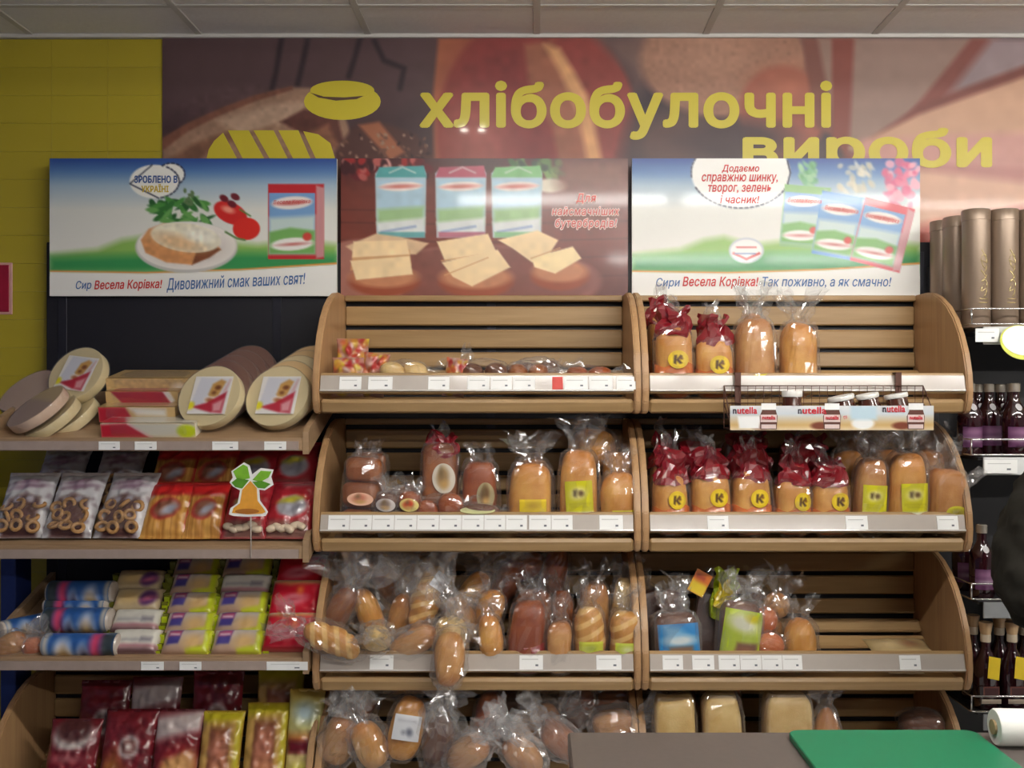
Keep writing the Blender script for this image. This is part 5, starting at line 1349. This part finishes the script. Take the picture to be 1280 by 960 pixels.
# ================================================================== shelf C: biscuit rolls and wafers
def art_blueroll(seed):
    c = Canvas(0, 0, 200, 100, 50, 30, (44, 92, 160)); rs = random.Random(seed)
    c.rect(0, 0, 36, 100, (56, 66, 70), 4); c.poly([(36, 0), (64, 0), (74, 100), (40, 100)], (206, 70, 110), 5); c.ell(88, 44, 18, 22, (214, 210, 220), -15, 4); c.ell(84, 40, 9, 12, (60, 60, 90), 20, 3)
    c.ell(142, 46, 32, 34, (196, 200, 214), 0, 4); c.ell(140, 46, 20, 20, (214, 178, 120), 0, 4); c.rect(184, 0, 200, 100, (196, 190, 180), 3); c.rect(36, 78, 184, 100, (34, 110, 176), 5, .8)
    if seed % 2: c.c = c.c[:, ::-1].copy()
    return c
FOILEND = plain('roll_end_film', (196, 184, 172), .25, var=.1, coat=.6)
def cookroll(label, px, py, Y, length, r, seed, rz=0, ry=PI/2):
    t = thing('biscuit_roll', label, 'biscuit roll', (X(px, Y), Y, Z(py, Y)), (0, 0, rz), 'blue biscuit rolls')
    cv_ = art_blueroll(seed)
    print_sheet('wrapper', cv_, lambda u, v: (-length/2+length*u, -r*math.sin(2*PI*v)*(1+.03*math.sin(40*u)), r*math.cos(2*PI*v)), INK_PACK, t)
    for s in (-1, 1):
        lathe('gathered_end', [(r*.98, 0), (r*.9, .006), (r*.5, .012), (r*.15, .010)], FOILEND, t, 18, (s*length/2, 0, 0), (0, s*PI/2, 0))
    return t
cookroll('lowest blue biscuit roll at the shelf front', 103, 806, 2.945, .22, .036, 1)
cookroll('middle blue biscuit roll with round biscuit picture', 98, 775, 3.015, .20, .039, 2)
cookroll('upper blue biscuit roll in the dim back', 103, 740, 3.09, .20, .037, 4)
cookroll('tan-ended biscuit roll between the upper and middle blue rolls', 96, 757, 3.075, .19, .024, 6)
cookroll('slanting blue biscuit roll at the far left end', 42, 780, 3.05, .20, .03, 3, rz=1.0)
heap('small clear bag of rusks at the far left corner of the shelf', (X(14, 2.95), 2.95, Z(806, 2.95)), (0, 1.1, 0), (.07, .06, .10), (.85, .85), 'tan', (.02, .05, .045), seed=201, film_mat=MILKY, crum=.014)
heap('small clear bag of rusks left of the lowest blue roll', (X(42, 2.95), 2.955, Z(809, 2.95)), (0, 1.4, 0), (.055, .05, .06), (.85, .85), 'pink', (.01, .03, .03), seed=202, film_mat=MILKY, crum=.012)
def art_wafer(kind, seed):
    c = Canvas(0, 0, 170, 70, 44, 22, (176, 150, 130)); rs = random.Random(seed)
    if kind == 'lime':
        c.vgrad([(0, (206, 200, 196)), (30, (196, 176, 156)), (70, (176, 140, 116))]); c.ell(112, 42, 34, 20, (222, 184, 124), 0, 6); c.poly([(20, 10), (66, 6), (60, 46), (16, 48)], (74, 66, 140), 2); c.poly([(20, 12), (64, 8), (62, 24), (18, 26)], (176, 70, 110), 2); c.rect(24, 18, 58, 22, (226, 220, 226), 2)
        c.poly([(146, 0), (170, 0), (170, 70), (150, 70)], (196, 206, 40), 3); c.poly([(90, 60), (150, 50), (150, 70), (90, 70)], (200, 210, 40), 3)
    elif kind == 'white':
        c.rect(0, 0, 170, 70, (222, 218, 206), 2); c.rect(0, 50, 170, 58, (150, 60, 80), 3, .7); c.rect(20, 34, 110, 40, (150, 150, 156), 3, .7); c.rect(110, 30, 150, 42, (110, 104, 120), 3, .7); c.rect(0, 60, 170, 70, (96, 56, 60), 3)
    elif kind == 'purple':
        c.rect(0, 0, 170, 70, (196, 176, 140), 2); c.ell(60, 34, 40, 18, (222, 190, 130), 0, 6); c.ell(128, 36, 32, 22, (96, 56, 110), -10, 3); c.ell(128, 38, 22, 7, (206, 110, 140), -10, 3)
    elif kind == 'red':
        c.rect(0, 0, 170, 70, (196, 24, 46), 2); c.rect(0, 0, 170, 10, (224, 216, 204), 2); c.poly([(0, 8), (170, 4), (170, 10), (60, 16)], (214, 150, 90), 3); c.ell(80, 44, 40, 9, (226, 170, 176), -4, 3); c.ell(80, 44, 30, 4, (190, 60, 76), -4, 2); c.ell(100, 26, 10, 6, (226, 120, 50), 0, 3)
    return c
def wafer(label, px, py, Y, w, h, kind, seed, rx=-.75, finc=None, group='wafer packs', th=.05):
    t = pillow('wafer_pack', label, 'wafer pack', (X(px, Y), Y, Z(py, Y)), (rx, 0, 0), w, h, th, art_wafer(kind, seed), group, fin=.02, p=6, q=.4, seed=seed, crink=.002)
    if finc:
        for s in (-1, 1):
            o = prism('crimped_end', [(0, .004), (-.012, .01), (.012, .022), (-.012, .034), (.012, .046), (-.012, h-.02), (0, h-.006), (.006, h-.02), (.016, .046), (-.006, .034), (.016, .022), (-.006, .01)], 0, .018, finc, t)
            o.location = (s*w/2-(.018 if s < 0 else 0), 0, 0)
    return t
LIME = plain('lime_crimp', (196, 212, 36), .35, var=.15, scale=70); OLIVE = plain('olive_crimp', (120, 120, 40), .45, var=.2, scale=70)
for i, (py, kd) in enumerate([(819, 'white'), (793, 'white'), (766, 'purple'), (742, 'purple')]):
    wafer('%s pack from below in the stack of white and purple wafers' % ORD[i], 165-1*i+i*3, py, 2.93+.062*i, .155, .085, kd, 30+i, finc=OLIVE, group='white and purple wafer packs')
for i, py in enumerate((820, 797, 771, 747, 726)):
    wafer('%s lime-ended wafer pack from below in the left lime column' % ORD[i], 231+3*i, py, 2.93+.056*i, .155, .085, 'lime', 40+i, finc=LIME if i < 3 else OLIVE, group='lime-ended wafer packs')
for i, py in enumerate((820, 797, 770, 748, 724)):
    wafer(('%s lime-ended wafer pack from below in the right lime column' % ORD[i]) if i != 3 else 'wafer pack showing its white back in the right lime column', 295+3*i, py, 2.93+.056*i, .165, .085, 'lime' if i != 3 else 'white', 50+i, finc=LIME if i < 3 else OLIVE, group='lime-ended wafer packs')
for i, (py, w) in enumerate([(815, .17), (772, .17), (738, .165)]):
    wafer(['front red biscuit pack beside the striped loaf', 'second red biscuit pack behind the front one', 'rearmost red biscuit pack under the pastry shelf'][i], 360+7*i, py, 2.935+.085*i, w, .13, 'red', 60+i, rx=-.7, group='red biscuit packs', th=.06)

# ================================================================== bottom left bin: dark bags
def art_dark(kind, seed):
    c = Canvas(0, 0, 100, 120, 34, 40, (112, 30, 38)); rs = random.Random(seed)
    if kind == 0: c.ell(50, 24, 40, 20, (206, 196, 190), 0, 3); c.ell(50, 14, 34, 18, (84, 44, 44), 0, 3); c.rect(0, 44, 100, 70, (120, 22, 34), 3); c.ell(46, 54, 30, 5, (190, 130, 130), 0, 3, .7); c.rect(0, 78, 100, 120, (62, 40, 40), 4); c.ell(40, 84, 26, 4, (160, 170, 190), 0, 3, .7)
    if kind == 1: c.poly([(10, 62), (30, 52), (90, 110), (90, 120), (0, 120)], (170, 104, 50), 8); c.ell(56, 46, 20, 14, (206, 200, 196), 0, 2); c.ell(56, 46, 14, 9, (110, 60, 56), 0, 2); c.ell(56, 46, 6, 4, (206, 196, 190), 0, 2); c.mottle(.1, 9, seed)
    if kind == 2: c.poly([(0, 10), (100, 0), (100, 26), (0, 40)], (196, 180, 176), 4); c.ell(60, 74, 40, 28, (190, 130, 80), -15, 4); c.ell(60, 74, 30, 18, (214, 160, 100), -15, 5); c.ell(52, 50, 30, 6, (140, 30, 40), -12, 3)
    if kind == 3:
        c.rect(0, 0, 100, 120, (190, 150, 80), 2); c.poly([(0, 0), (100, 0), (100, 12), (0, 16)], (196, 180, 40), 3); c.rect(86, 10, 100, 120, (196, 180, 50), 3)
        c.rect(24, 22, 74, 92, (110, 60, 40), 3); c.rect(28, 28, 70, 92, (176, 112, 84), 4); c.ell(48, 50, 16, 10, (190, 120, 96), 0, 5); c.ell(56, 78, 20, 12, (196, 130, 90), 0, 5)
    if kind == 4:
        c.vgrad([(0, (190, 150, 60)), (16, (206, 196, 120)), (40, (206, 200, 130)), (50, (190, 120, 60)), (54, (110, 26, 36)), (64, (120, 30, 40)), (66, (222, 200, 130)), (120, (226, 210, 150))])
        c.ell(50, 24, 30, 10, (186, 206, 206), 0, 4); c.ell(50, 84, 34, 8, (214, 206, 70), 0, 4); c.ell(50, 104, 36, 8, (226, 222, 214), 0, 4)
    return c
def zl(Y): return BZ[4]+floor_v(Y)
for i, (px, Y, kd, w, h, rx, tx) in enumerate([
        (80, 2.955, 0, .165, .27, -.35, 'dark red bag with pale arch, leftmost in the bottom left bin'),
        (150, 2.955, 1, .17, .30, -.35, 'dark red bag with small white ring emblem, bottom left bin'),
        (212, 2.955, 2, .15, .30, -.35, 'red and white gingerbread bag in the bottom left bin'),
        (268, 2.955, 3, .135, .295, -.35, 'left yellow-framed bag with brown window, bottom left bin'),
        (325, 2.955, 3, .14, .32, -.35, 'right yellow-framed bag with brown window, bottom left bin'),
        (375, 2.96, 4, .115, .36, -.3, 'tall yellow pack with red band by the divider, bottom left bin'),
        (120, 3.1, 1, .17, .34, -.25, 'dim dark bag behind the leftmost ones, bottom left bin'),
        (185, 3.1, 2, .17, .35, -.25, 'dim bag behind the ring emblem bag, bottom left bin'),
        (265, 3.1, 1, .17, .37, -.2, 'dim dark red bag behind the yellow-framed bags'),
        (345, 3.12, 3, .16, .38, -.2, 'dim yellow-edged bag at the back of the bottom left bin')]):
    pillow('snack_bag', tx, 'bag', (X(px, Y), Y, zl(Y)), (rx, 0, 0), w, h, .055, art_dark(kd, 70+i), 'bags in the bottom left bin', fin=.03, seed=70+i, crink=.008)

# ================================================================== chocolate spread basket on the top right bin
def basket():
    Y0 = 2.862; z0 = Z(537, Y0); Yb = 2.905
    x0, x1 = X(908, Y0), X(1160, Y0)
    t = thing('wire_basket', 'brown wire basket with printed strip hooked on the top right bin', 'basket', ((x0+x1)/2, Yb, z0))
    W = x1-x0; H = Z(482, Y0)-z0; D = .085
    BR = plain('brown_wire', (86, 54, 44), .4, metal=.3)
    y_b, y_f = -.006, -D
    paths = []
    for k in range(26): xx = -W/2+W*k/25; paths.append([(xx, y_b, H), (xx, y_b, .004), (xx, y_f, .004), (xx, y_f, .05)])
    tube('basket_wires', paths, .0011, BR, t, 4)
    fr = [[(-W/2, y_b, H), (W/2, y_b, H)], [(-W/2, y_b, H*.6), (W/2, y_b, H*.6)], [(-W/2, y_b, .004), (W/2, y_b, .004)], [(-W/2, y_f, .05), (W/2, y_f, .05)], [(-W/2, y_f, .004), (W/2, y_f, .004)]]
    for s in (-1, 1):
        fr += [[(s*W/2, y_b, H), (s*W/2, y_b, .004), (s*W/2, y_f, .004), (s*W/2, y_f, .05)], [(s*W/2, y_b, H), (s*W/2, y_f, .05)], [(s*W/2, y_b, H*.6), (s*W/2, y_f, .03)]]
    tube('basket_frame', fr, .0019, BR, t, 6)
    for px in (924, 1126):
        xx = X(px, 2.885)-t.location.x; zt = Z(466, 2.9)-z0
        box('hanging_strap', (.019, .003, zt-H*.3), (xx, -.001, (zt+H*.3)/2), BR, t, b=.0008)
        box('strap_hook', (.019, .03, .003), (xx, .012, zt), BR, t, b=.0008)
    # printed strip with jar cut-outs
    c = Canvas(910, 505, 1160, 538, 190, 30, (206, 214, 220))
    c.vgrad([(505, (222, 224, 224)), (516, (206, 214, 220)), (524, (206, 190, 160)), (531, (206, 170, 110)), (538, (226, 206, 170))])
    for a in (956, 1035, 1135):
        c.ell(a-14 if a != 956 else a-10, 532, 12, 5, (120, 60, 40), 0, 2); 
    c.poly([(919, 519), (948, 519), (946, 536), (921, 536)], (240, 240, 238), 2); c.ell(1073, 529, 14, 8, (240, 240, 238), 0, 2); c.rect(1058, 505, 1090, 524, (190, 214, 226), 4)
    sz = Z(507, Y0)-z0
    ys = -D-.004
    box('strip_card', (W-.004, .0015, sz), (0, ys+.0012, sz/2), WHITE, t, b=.0004)
    print_sheet('strip_print', c, lambda u, v: (-W/2+.002+(W-.004)*u, ys, sz-sz*v), INK_PACK, t)
    RD, BK = plain('nut_red', (206, 40, 56), .4), plain('nut_black', (40, 34, 50), .4)
    lx = lambda px: X(px, Y0)-t.location.x
    lz = lambda py: Z(py, Y0)-z0
    for a, b, y in ((912, 942, 517), (992, 1027, 517), (1096, 1124, 515)):
        text('lettering', 'n', BK, t, lx(a), lz(y), lx(a+4.5), lz(y-6), ys-.001, bold=.03); text('lettering', 'utella', RD, t, lx(a+5.5), lz(y), lx(b), lz(y-8.5), ys-.001, bold=.03)
    for a in (956, 1034, 1137):
        L = lambda pts: [(lx(p[0]), lz(p[1])) for p in pts]
        plate('jar_picture', L([(a-10, 536), (a-11, 520), (a-8, 513), (a-9, 505), (a+9, 505), (a+9, 513), (a+11, 520), (a+10, 536)]), .001, plain('jar_brown', (90, 50, 40), .4), t, (0, ys-.0012, 0))
        plate('jar_picture_lid', L([(a-9, 512), (a-9, 504), (a+9, 504), (a+9, 512)]), .001, WHITE, t, (0, ys-.002, 0))
        plate('jar_picture_label', L([(a-10, 527), (a-10, 518), (a+10, 518), (a+10, 527)]), .001, plain('label_pinkish', (222, 200, 196), .4), t, (0, ys-.002, 0))
        text('lettering', 'nutella', RD, t, lx(a-8), lz(524), lx(a+8), lz(519), ys-.0032, bold=.03)
        plate('jar_picture_base', L([(a-9, 535), (a-9, 530), (a+9, 530), (a+9, 535)]), .001, plain('label_pinkish', (222, 200, 196), .4), t, (0, ys-.002, 0))
    return t, Y0, z0, D
bk, BY0, BZ0, BD = basket()
CHOC = plain('chocolate_spread', (74, 38, 26), .15, coat=1.0)
LIDW = plain('jar_lid_white', (240, 238, 232), .35, var=.02)
def jar(label, px, dz, rot, r=.033, h=.082, Y=None, lid=.018):
    Y = Y or BY0+.002
    t = thing('spread_jar', label, 'jar', (X(px, Y), Y, BZ0+.006+dz), rot, 'chocolate spread jars')
    lathe('glass_body', [(r*.8, 0), (r*.95, .004), (r, .02), (r*.98, h*.45), (r*.84, h*.6), (r*.84, h*.72), (r*.78, h*.78)], CHOC, t, 28)
    lathe('lid', [(r*.9, 0), (r*.93, .002), (r*.93, lid-.002), (r*.9, lid)], LIDW, t, 28, (0, 0, h*.76))
    c = Canvas(0, 0, 100, 40, 24, 10, (228, 218, 214)); c.ell(50, 22, 34, 8, (214, 120, 120), 0, 4, .5)
    print_sheet('paper_label', c, lambda u, v: (r*1.012*math.sin((u-.5)*2.2), -r*1.012*math.cos((u-.5)*2.2), h*.44-h*.34*v), INK_PACK, t)
    text('lettering', 'nutella', plain('nut_red', (206, 40, 56), .4), t, -r*.55, h*.2, r*.55, h*.36, -r*1.06)
    return t
jar('upright chocolate spread jar at the left of the basket', 990, .018, (0, 0, .1), h=.098)
jar('flat wide-lidded spread jar tilted in the middle of the basket', 1058, .012, (0, -.22, .1), r=.042, h=.095, Y=BY0+.0, lid=.013)
jar('tilted spread jar with white label right of the wide-lidded one', 1090, .018, (0, -.2, .2), r=.036, h=.095, Y=BY0+.0, lid=.013)
jar('tilted spread jar at the right end of the basket', 1126, .018, (0, -.18, -.1), r=.037, h=.095, Y=BY0+.0, lid=.013)

# ================================================================== wine rack contents
BRZ = plain('bronze_tube', (146, 126, 108), .32, metal=.35, var=.06, scale=20)
GOLD = plain('gold_foil', (236, 214, 150), .25, metal=.6)
def gift_tube(px, Y, pyt, label, marks=True, r=.043):
    z = WSH[1]-.005; h = Z(pyt, Y)-z
    t = thing('bottle_tube', label, 'bottle tube', (X(px, Y), Y, z), (0, 0, 0), 'bronze bottle tubes')
    lathe('tube', [(r*.98, 0), (r, .003), (r, h-.035)], BRZ, t, 28)
    lathe('cap', [(r*1.0, 0), (r*1.03, .001), (r*1.03, .033), (r*.98, .036), (r*.4, .0365)], BRZ, t, 28, (0, 0, h-.036))
    if marks:
        paths = []
        for k, zz in enumerate((.105, .135, .165, .195, .215)):
            a0 = -PI/2+.12
            pts = []
            for i in range(9):
                tt = i/8; ang = a0+.22*math.sin(tt*PI*2+k)+.06*(k % 2); pts.append((r*1.01*math.cos(ang), r*1.01*math.sin(ang), zz+.024*tt-.008*math.cos(tt*9)))
            paths.append(pts)
        tube('gold_script', paths, .0014, GOLD, t, 5)
        for zz in (.078, .09):
            tube('gold_line', [[(r*1.008*math.cos(-PI/2+.12+q), r*1.008*math.sin(-PI/2+.12+q), zz) for q in (-.35, -.2, 0, .2, .35)]], .0014, GOLD, t, 5)
    return t
gift_tube(1220, 3.06, 263, 'front bronze bottle tube with gold script, nearest the bin')
gift_tube(1255, 3.06, 263, 'second front bronze tube with gold script from the bin')
gift_tube(1290, 3.06, 263, 'third front bronze tube cut by the picture edge')
gift_tube(1196, 3.19, 272, 'short-looking bronze tube in the second row', False)
gift_tube(1178, 3.27, 277, 'rearmost bronze tube just right of the posters', False, r=.04)
GLASSD = plain('dark_wine_glass', (44, 14, 20), .08, var=.1, coat=1.0)
CAPS = plain('silver_cap', (196, 186, 172), .25, metal=.7)
def bottle(row, px, Y, label, h=.232, r=.038):
    t = thing('wine_bottle', label, 'bottle', (X(px, Y), Y, WSH[row]-.005), (0, 0, px*.1), 'dark red bottles')
    lathe('glass', [(r*.9, 0), (r, .006), (r, h*.50), (r*.92, h*.60), (r*.6, h*.70), (r*.40, h*.78), (r*.38, h*.88)], GLASSD, t, 24)
    lathe('cap', [(r*.46, 0), (r*.46, h*.11), (r*.40, h*.12)], CAPS, t, 18, (0, 0, h*.88))
    t.rotation_euler.z = 0
    c = Canvas(0, 0, 100, 80, 20, 14, (92, 50, 84)); c.ell(50, 20, 44, 14, (150, 110, 140), 0, 3, .7); c.ell(50, 50, 34, 7, (190, 180, 186), 0, 3, .8)
    print_sheet('paper_label', c, lambda u, v: (r*1.015*math.sin((u-.5)*1.9), -r*1.015*math.cos((u-.5)*1.9), h*.40-h*.28*v), INK_PACK, t)
    c = Canvas(0, 0, 10, 10, 8, 8, (206, 204, 206))
    print_sheet('neck_seal', c, lambda u, v: (.010*(2*u-1)*math.sqrt(1-(2*v-1)**2/2), -r*.72-.012*(v-.4), h*.67-.011*(2*v-1)*math.sqrt(1-(2*u-1)**2/2)), INK_PACK, t)
    return t
bottle(2, 1212, 3.05, 'dark bottle beside the bin on the second rack shelf')
bottle(2, 1268, 3.05, 'dark red bottle with purple label in front on second rack shelf')
for i, (px, Y) in enumerate([(1236, 3.16), (1250, 3.24), (1264, 3.17), (1222, 3.26)]): bottle(2, px, Y, '%s capped bottle in the dim back of the second rack shelf' % ORD[i])
bottle(3, 1227, 3.05, 'dark bottle with silver cap left of the coat sleeve')
bottle(3, 1262, 3.06, 'dark bottle mostly hidden behind the coat sleeve'); bottle(3, 1205, 3.17, 'dim bottle in the back of the third rack shelf')
CORK = wood('cork_wood', (176, 142, 104), (206, 172, 130), 2)
def corked(px, Y, label, tagged=True, h=.272, r=.038):
    t = thing('corked_bottle', label, 'bottle', (X(px, Y), Y, WSH[4]-.005), (0, 0, 0), 'bottles with wooden stoppers')
    lathe('glass', [(r*.9, 0), (r, .006), (r, h*.42), (r*.93, h*.5), (r*.55, h*.64), (r*.36, h*.70), (r*.36, h*.80)], GLASSD, t, 24)
    lathe('neck_band', [(r*.40, 0), (r*.42, .003), (r*.42, .022), (r*.40, .024)], plain('neck_paper', (206, 190, 166), .5), t, 18, (0, 0, h*.77))
    lathe('wooden_stopper', [(r*.40, 0), (r*.44, .006), (r*.56, .034), (r*.55, .038)], CORK, t, 20, (0, 0, h*.86))
    if tagged:
        box('yellow_tag', (.037, .0012, .068), (.006, -r-.006, h*.5), plain('tag_yellow', (232, 200, 30), .45), t, rot=(-.2, .18, 0), b=.0003)
        box('brown_label', (.05, .0012, .034), (0, -r-.0015, h*.33-.03), plain('label_brown', (110, 60, 50), .5), t, b=.0003)
        box('label_frame', (.042, .0008, .026), (0, -r-.0026, h*.33-.03), plain('label_dark', (66, 30, 30), .5), t, b=.0002)
        box('pale_foot_label', (.062, .001, .014), (0, -r-.0016, .03), plain('label_pale', (196, 180, 160), .5), t, b=.0002)
    return t
corked(1232, 3.04, 'stoppered bottle with yellow tag nearest the bread bin')
corked(1265, 3.04, 'stoppered bottle with yellow tag at the picture edge')
for i, (px, Y) in enumerate([(1249, 3.13), (1280, 3.13), (1216, 3.14), (1262, 3.22)]): corked(px, Y, '%s stoppered bottle behind the yellow-tagged pair' % ORD[i], False)
t = thing('shelf_wobbler', 'white round promo disc with yellow-green rim on the rack rail', 'sign', (X(1276, 2.95), 2.945, Z(428, 2.95)), (-.35, 0, 0))
plate('disc', ring_pts(0, 0, .066, .058, 0, 360, 36), .002, plain('disc_rim', (214, 220, 90), .4), t); plate('white_face', ring_pts(.003, .006, .062, .050, 0, 360, 36), .001, plain('disc_white', (246, 246, 240), .3), t, (0, -.001, 0))
tube('plastic_arm', [[(.0, .003, .0), (.0, .012, .03), (0, .016, .05)]], .002, CLEARSTRIP, t)

# ================================================================== shopper at the right edge (dark coat, bent arm)
def skin_fig(name, parent, verts, edges, radii, mat, lvl=2, root=0):
    m = bpy.data.meshes.new(name); m.from_pydata(verts, edges, []); m.materials.append(mat)
    o = bpy.data.objects.new(name, m); COL.objects.link(o); o.parent = parent
    md = o.modifiers.new('skin', 'SKIN'); md.use_smooth_shade = True
    for i, r in enumerate(radii):
        sv = m.skin_vertices[0].data[i]; sv.radius = r if isinstance(r, tuple) else (r, r); sv.use_root = (i == root)
    sb = o.modifiers.new('sub', 'SUBSURF'); sb.levels = lvl; sb.render_levels = lvl
    return o
def person():
    px_, py_ = 1.485, 2.30
    t = thing('person', 'shopper in a dark olive coat with one bent elbow at the picture edge', 'person', (px_, py_, 0))
    coat = plain('coat_cloth', (40, 38, 33), .95, spec=.15, var=.25, scale=14, bump=.3)
    trs = plain('trouser_cloth', (34, 36, 46), .8); sk = plain('skin', (206, 158, 130), .5, var=.04); hair = plain('hair_brown', (60, 42, 32), .6, var=.2, scale=80); shoe = plain('shoe_black', (26, 25, 26), .4)
    # body under the clothes: head, neck, hands as one skinned figure
    V = [(0, 0, .95), (0, 0, 1.15), (0, 0, 1.33), (0, -.005, 1.44), (0, -.01, 1.50), (0, -.015, 1.60), (0, -.012, 1.69),
         (.17, 0, 1.38), (.27, .0, 1.12), (.27, -.08, .88), (.27, -.10, .80), (-.17, 0, 1.38), (-.285, .03, 1.04), (-.12, -.17, 1.0), (-.04, -.22, 1.0),
         (.09, 0, .90), (.10, 0, .50), (.10, .02, .09), (.10, -.12, .04), (-.09, 0, .90), (-.10, 0, .50), (-.10, .02, .09), (-.10, -.12, .04)]
    E_ = [(0, 1), (1, 2), (2, 3), (3, 4), (4, 5), (5, 6), (2, 7), (7, 8), (8, 9), (9, 10), (2, 11), (11, 12), (12, 13), (13, 14), (0, 15), (15, 16), (16, 17), (17, 18), (0, 19), (19, 20), (20, 21), (21, 22)]
    Rr = [(.14, .10), (.13, .095), (.13, .09), .05, .047, (.074, .092), (.062, .075), .055, .042, .032, .035, .055, .042, .032, .035, .085, .055, .04, .035, .085, .055, .04, .035]
    skin_fig('body', t, V, E_, Rr, sk, 2)
    # five fingers on each hand
    for (w0, dr, si) in (((.27, -.10, .80), Vector((0, -.15, -1)).normalized(), 1), ((-.04, -.22, 1.0), Vector((.85, -.5, .0)).normalized(), -1)):
        w0 = Vector(w0); sd = dr.cross(Vector((1, 0, 0)) if si > 0 else Vector((0, 0, 1))).normalized()
        skin_fig('palm', t, [tuple(w0-dr*.05), tuple(w0-dr*.01), tuple(w0+dr*.05)], [(0, 1), (1, 2)], [(.03, .03), (.036, .032), (.036, .022)], sk, 2)
        for k, ln in enumerate((.075, .085, .08, .065)):
            b0 = w0+dr*.035+sd*(.0165*(k-1.5)); cu = Vector((-.02*si, .0, 0)) if si > 0 else Vector((0, .03, -.01))
            skin_fig('finger', t, [tuple(b0), tuple(b0+dr*ln*.5), tuple(b0+dr*ln*.85+cu*.6), tuple(b0+dr*ln+cu*1.2)], [(0, 1), (1, 2), (2, 3)], [.010, .0095, .0088, .0075], sk, 1)
        b0 = w0+sd*.026+dr*.005
        skin_fig('thumb', t, [tuple(b0), tuple(b0+sd*.02+dr*.025), tuple(b0+sd*.026+dr*.05)], [(0, 1), (1, 2)], [.012, .011, .009], sk, 1)
    # coat: torso with skirt and two sleeves, one continuous surface
    V = [(0, 0, .68), (0, 0, 1.02), (0, 0, 1.25), (0, 0, 1.38), (0, .0, 1.45), (.17, 0, 1.37), (.275, .0, 1.12), (.27, -.07, .90), (-.17, 0, 1.385), (-.245, .015, 1.20), (-.285, .03, 1.035), (-.20, -.075, .995), (-.10, -.185, 1.0)]
    E_ = [(0, 1), (1, 2), (2, 3), (3, 4), (3, 5), (5, 6), (6, 7), (3, 8), (8, 9), (9, 10), (10, 11), (11, 12)]
    Rr = [(.21, .16), (.18, .135), (.18, .13), (.15, .11), .075, .095, .08, .06, .10, .112, .128, .11, .075]
    o = skin_fig('coat', t, V, E_, Rr, coat, 4)
    tx = bpy.data.textures.new('cloth_folds', 'CLOUDS'); tx.noise_scale = .06
    dp = o.modifiers.new('folds', 'DISPLACE'); dp.texture = tx; dp.strength = .045; dp.mid_level = .5
    for s in (-1, 1):
        skin_fig('trouser_leg', t, [(s*.09, 0, .92), (s*.10, 0, .50), (s*.10, .02, .10)], [(0, 1), (1, 2)], [.105, .085, .075], trs, 2)
        o = skin_fig('shoe', t, [(s*.10, .05, .045), (s*.10, -.06, .042), (s*.10, -.16, .035)], [(0, 1), (1, 2)], [(.045, .042), (.045, .04), (.035, .03)], shoe, 2)
    # face and hair
    V, Fc = superell((.185, .215, .17), (1, 1), 20, 12, 3, .004); o = mesh('hair', V, Fc, hair, t, True); o.location = (0, .022, 1.665)
    bread('nose', (.026, .036, .042), (1, 1), sk, t, 2, 0, None, (0, -.112, 1.595), nu=12, nv=8)
    for s in (-1, 1):
        bread('eye', (.026, .016, .013), (1, 1), plain('eye_dark', (50, 36, 30), .2), t, 2, 0, None, (s*.032, -.098, 1.622), nu=12, nv=8)
        bread('ear', (.016, .034, .06), (1, 1), sk, t, 2, 0, None, (s*.083, .0, 1.605), nu=12, nv=8)
    bread('mouth', (.05, .014, .014), (1, 1), plain('lip', (170, 96, 88), .4), t, 2, 0, None, (0, -.098, 1.555), nu=12, nv=8)
person()
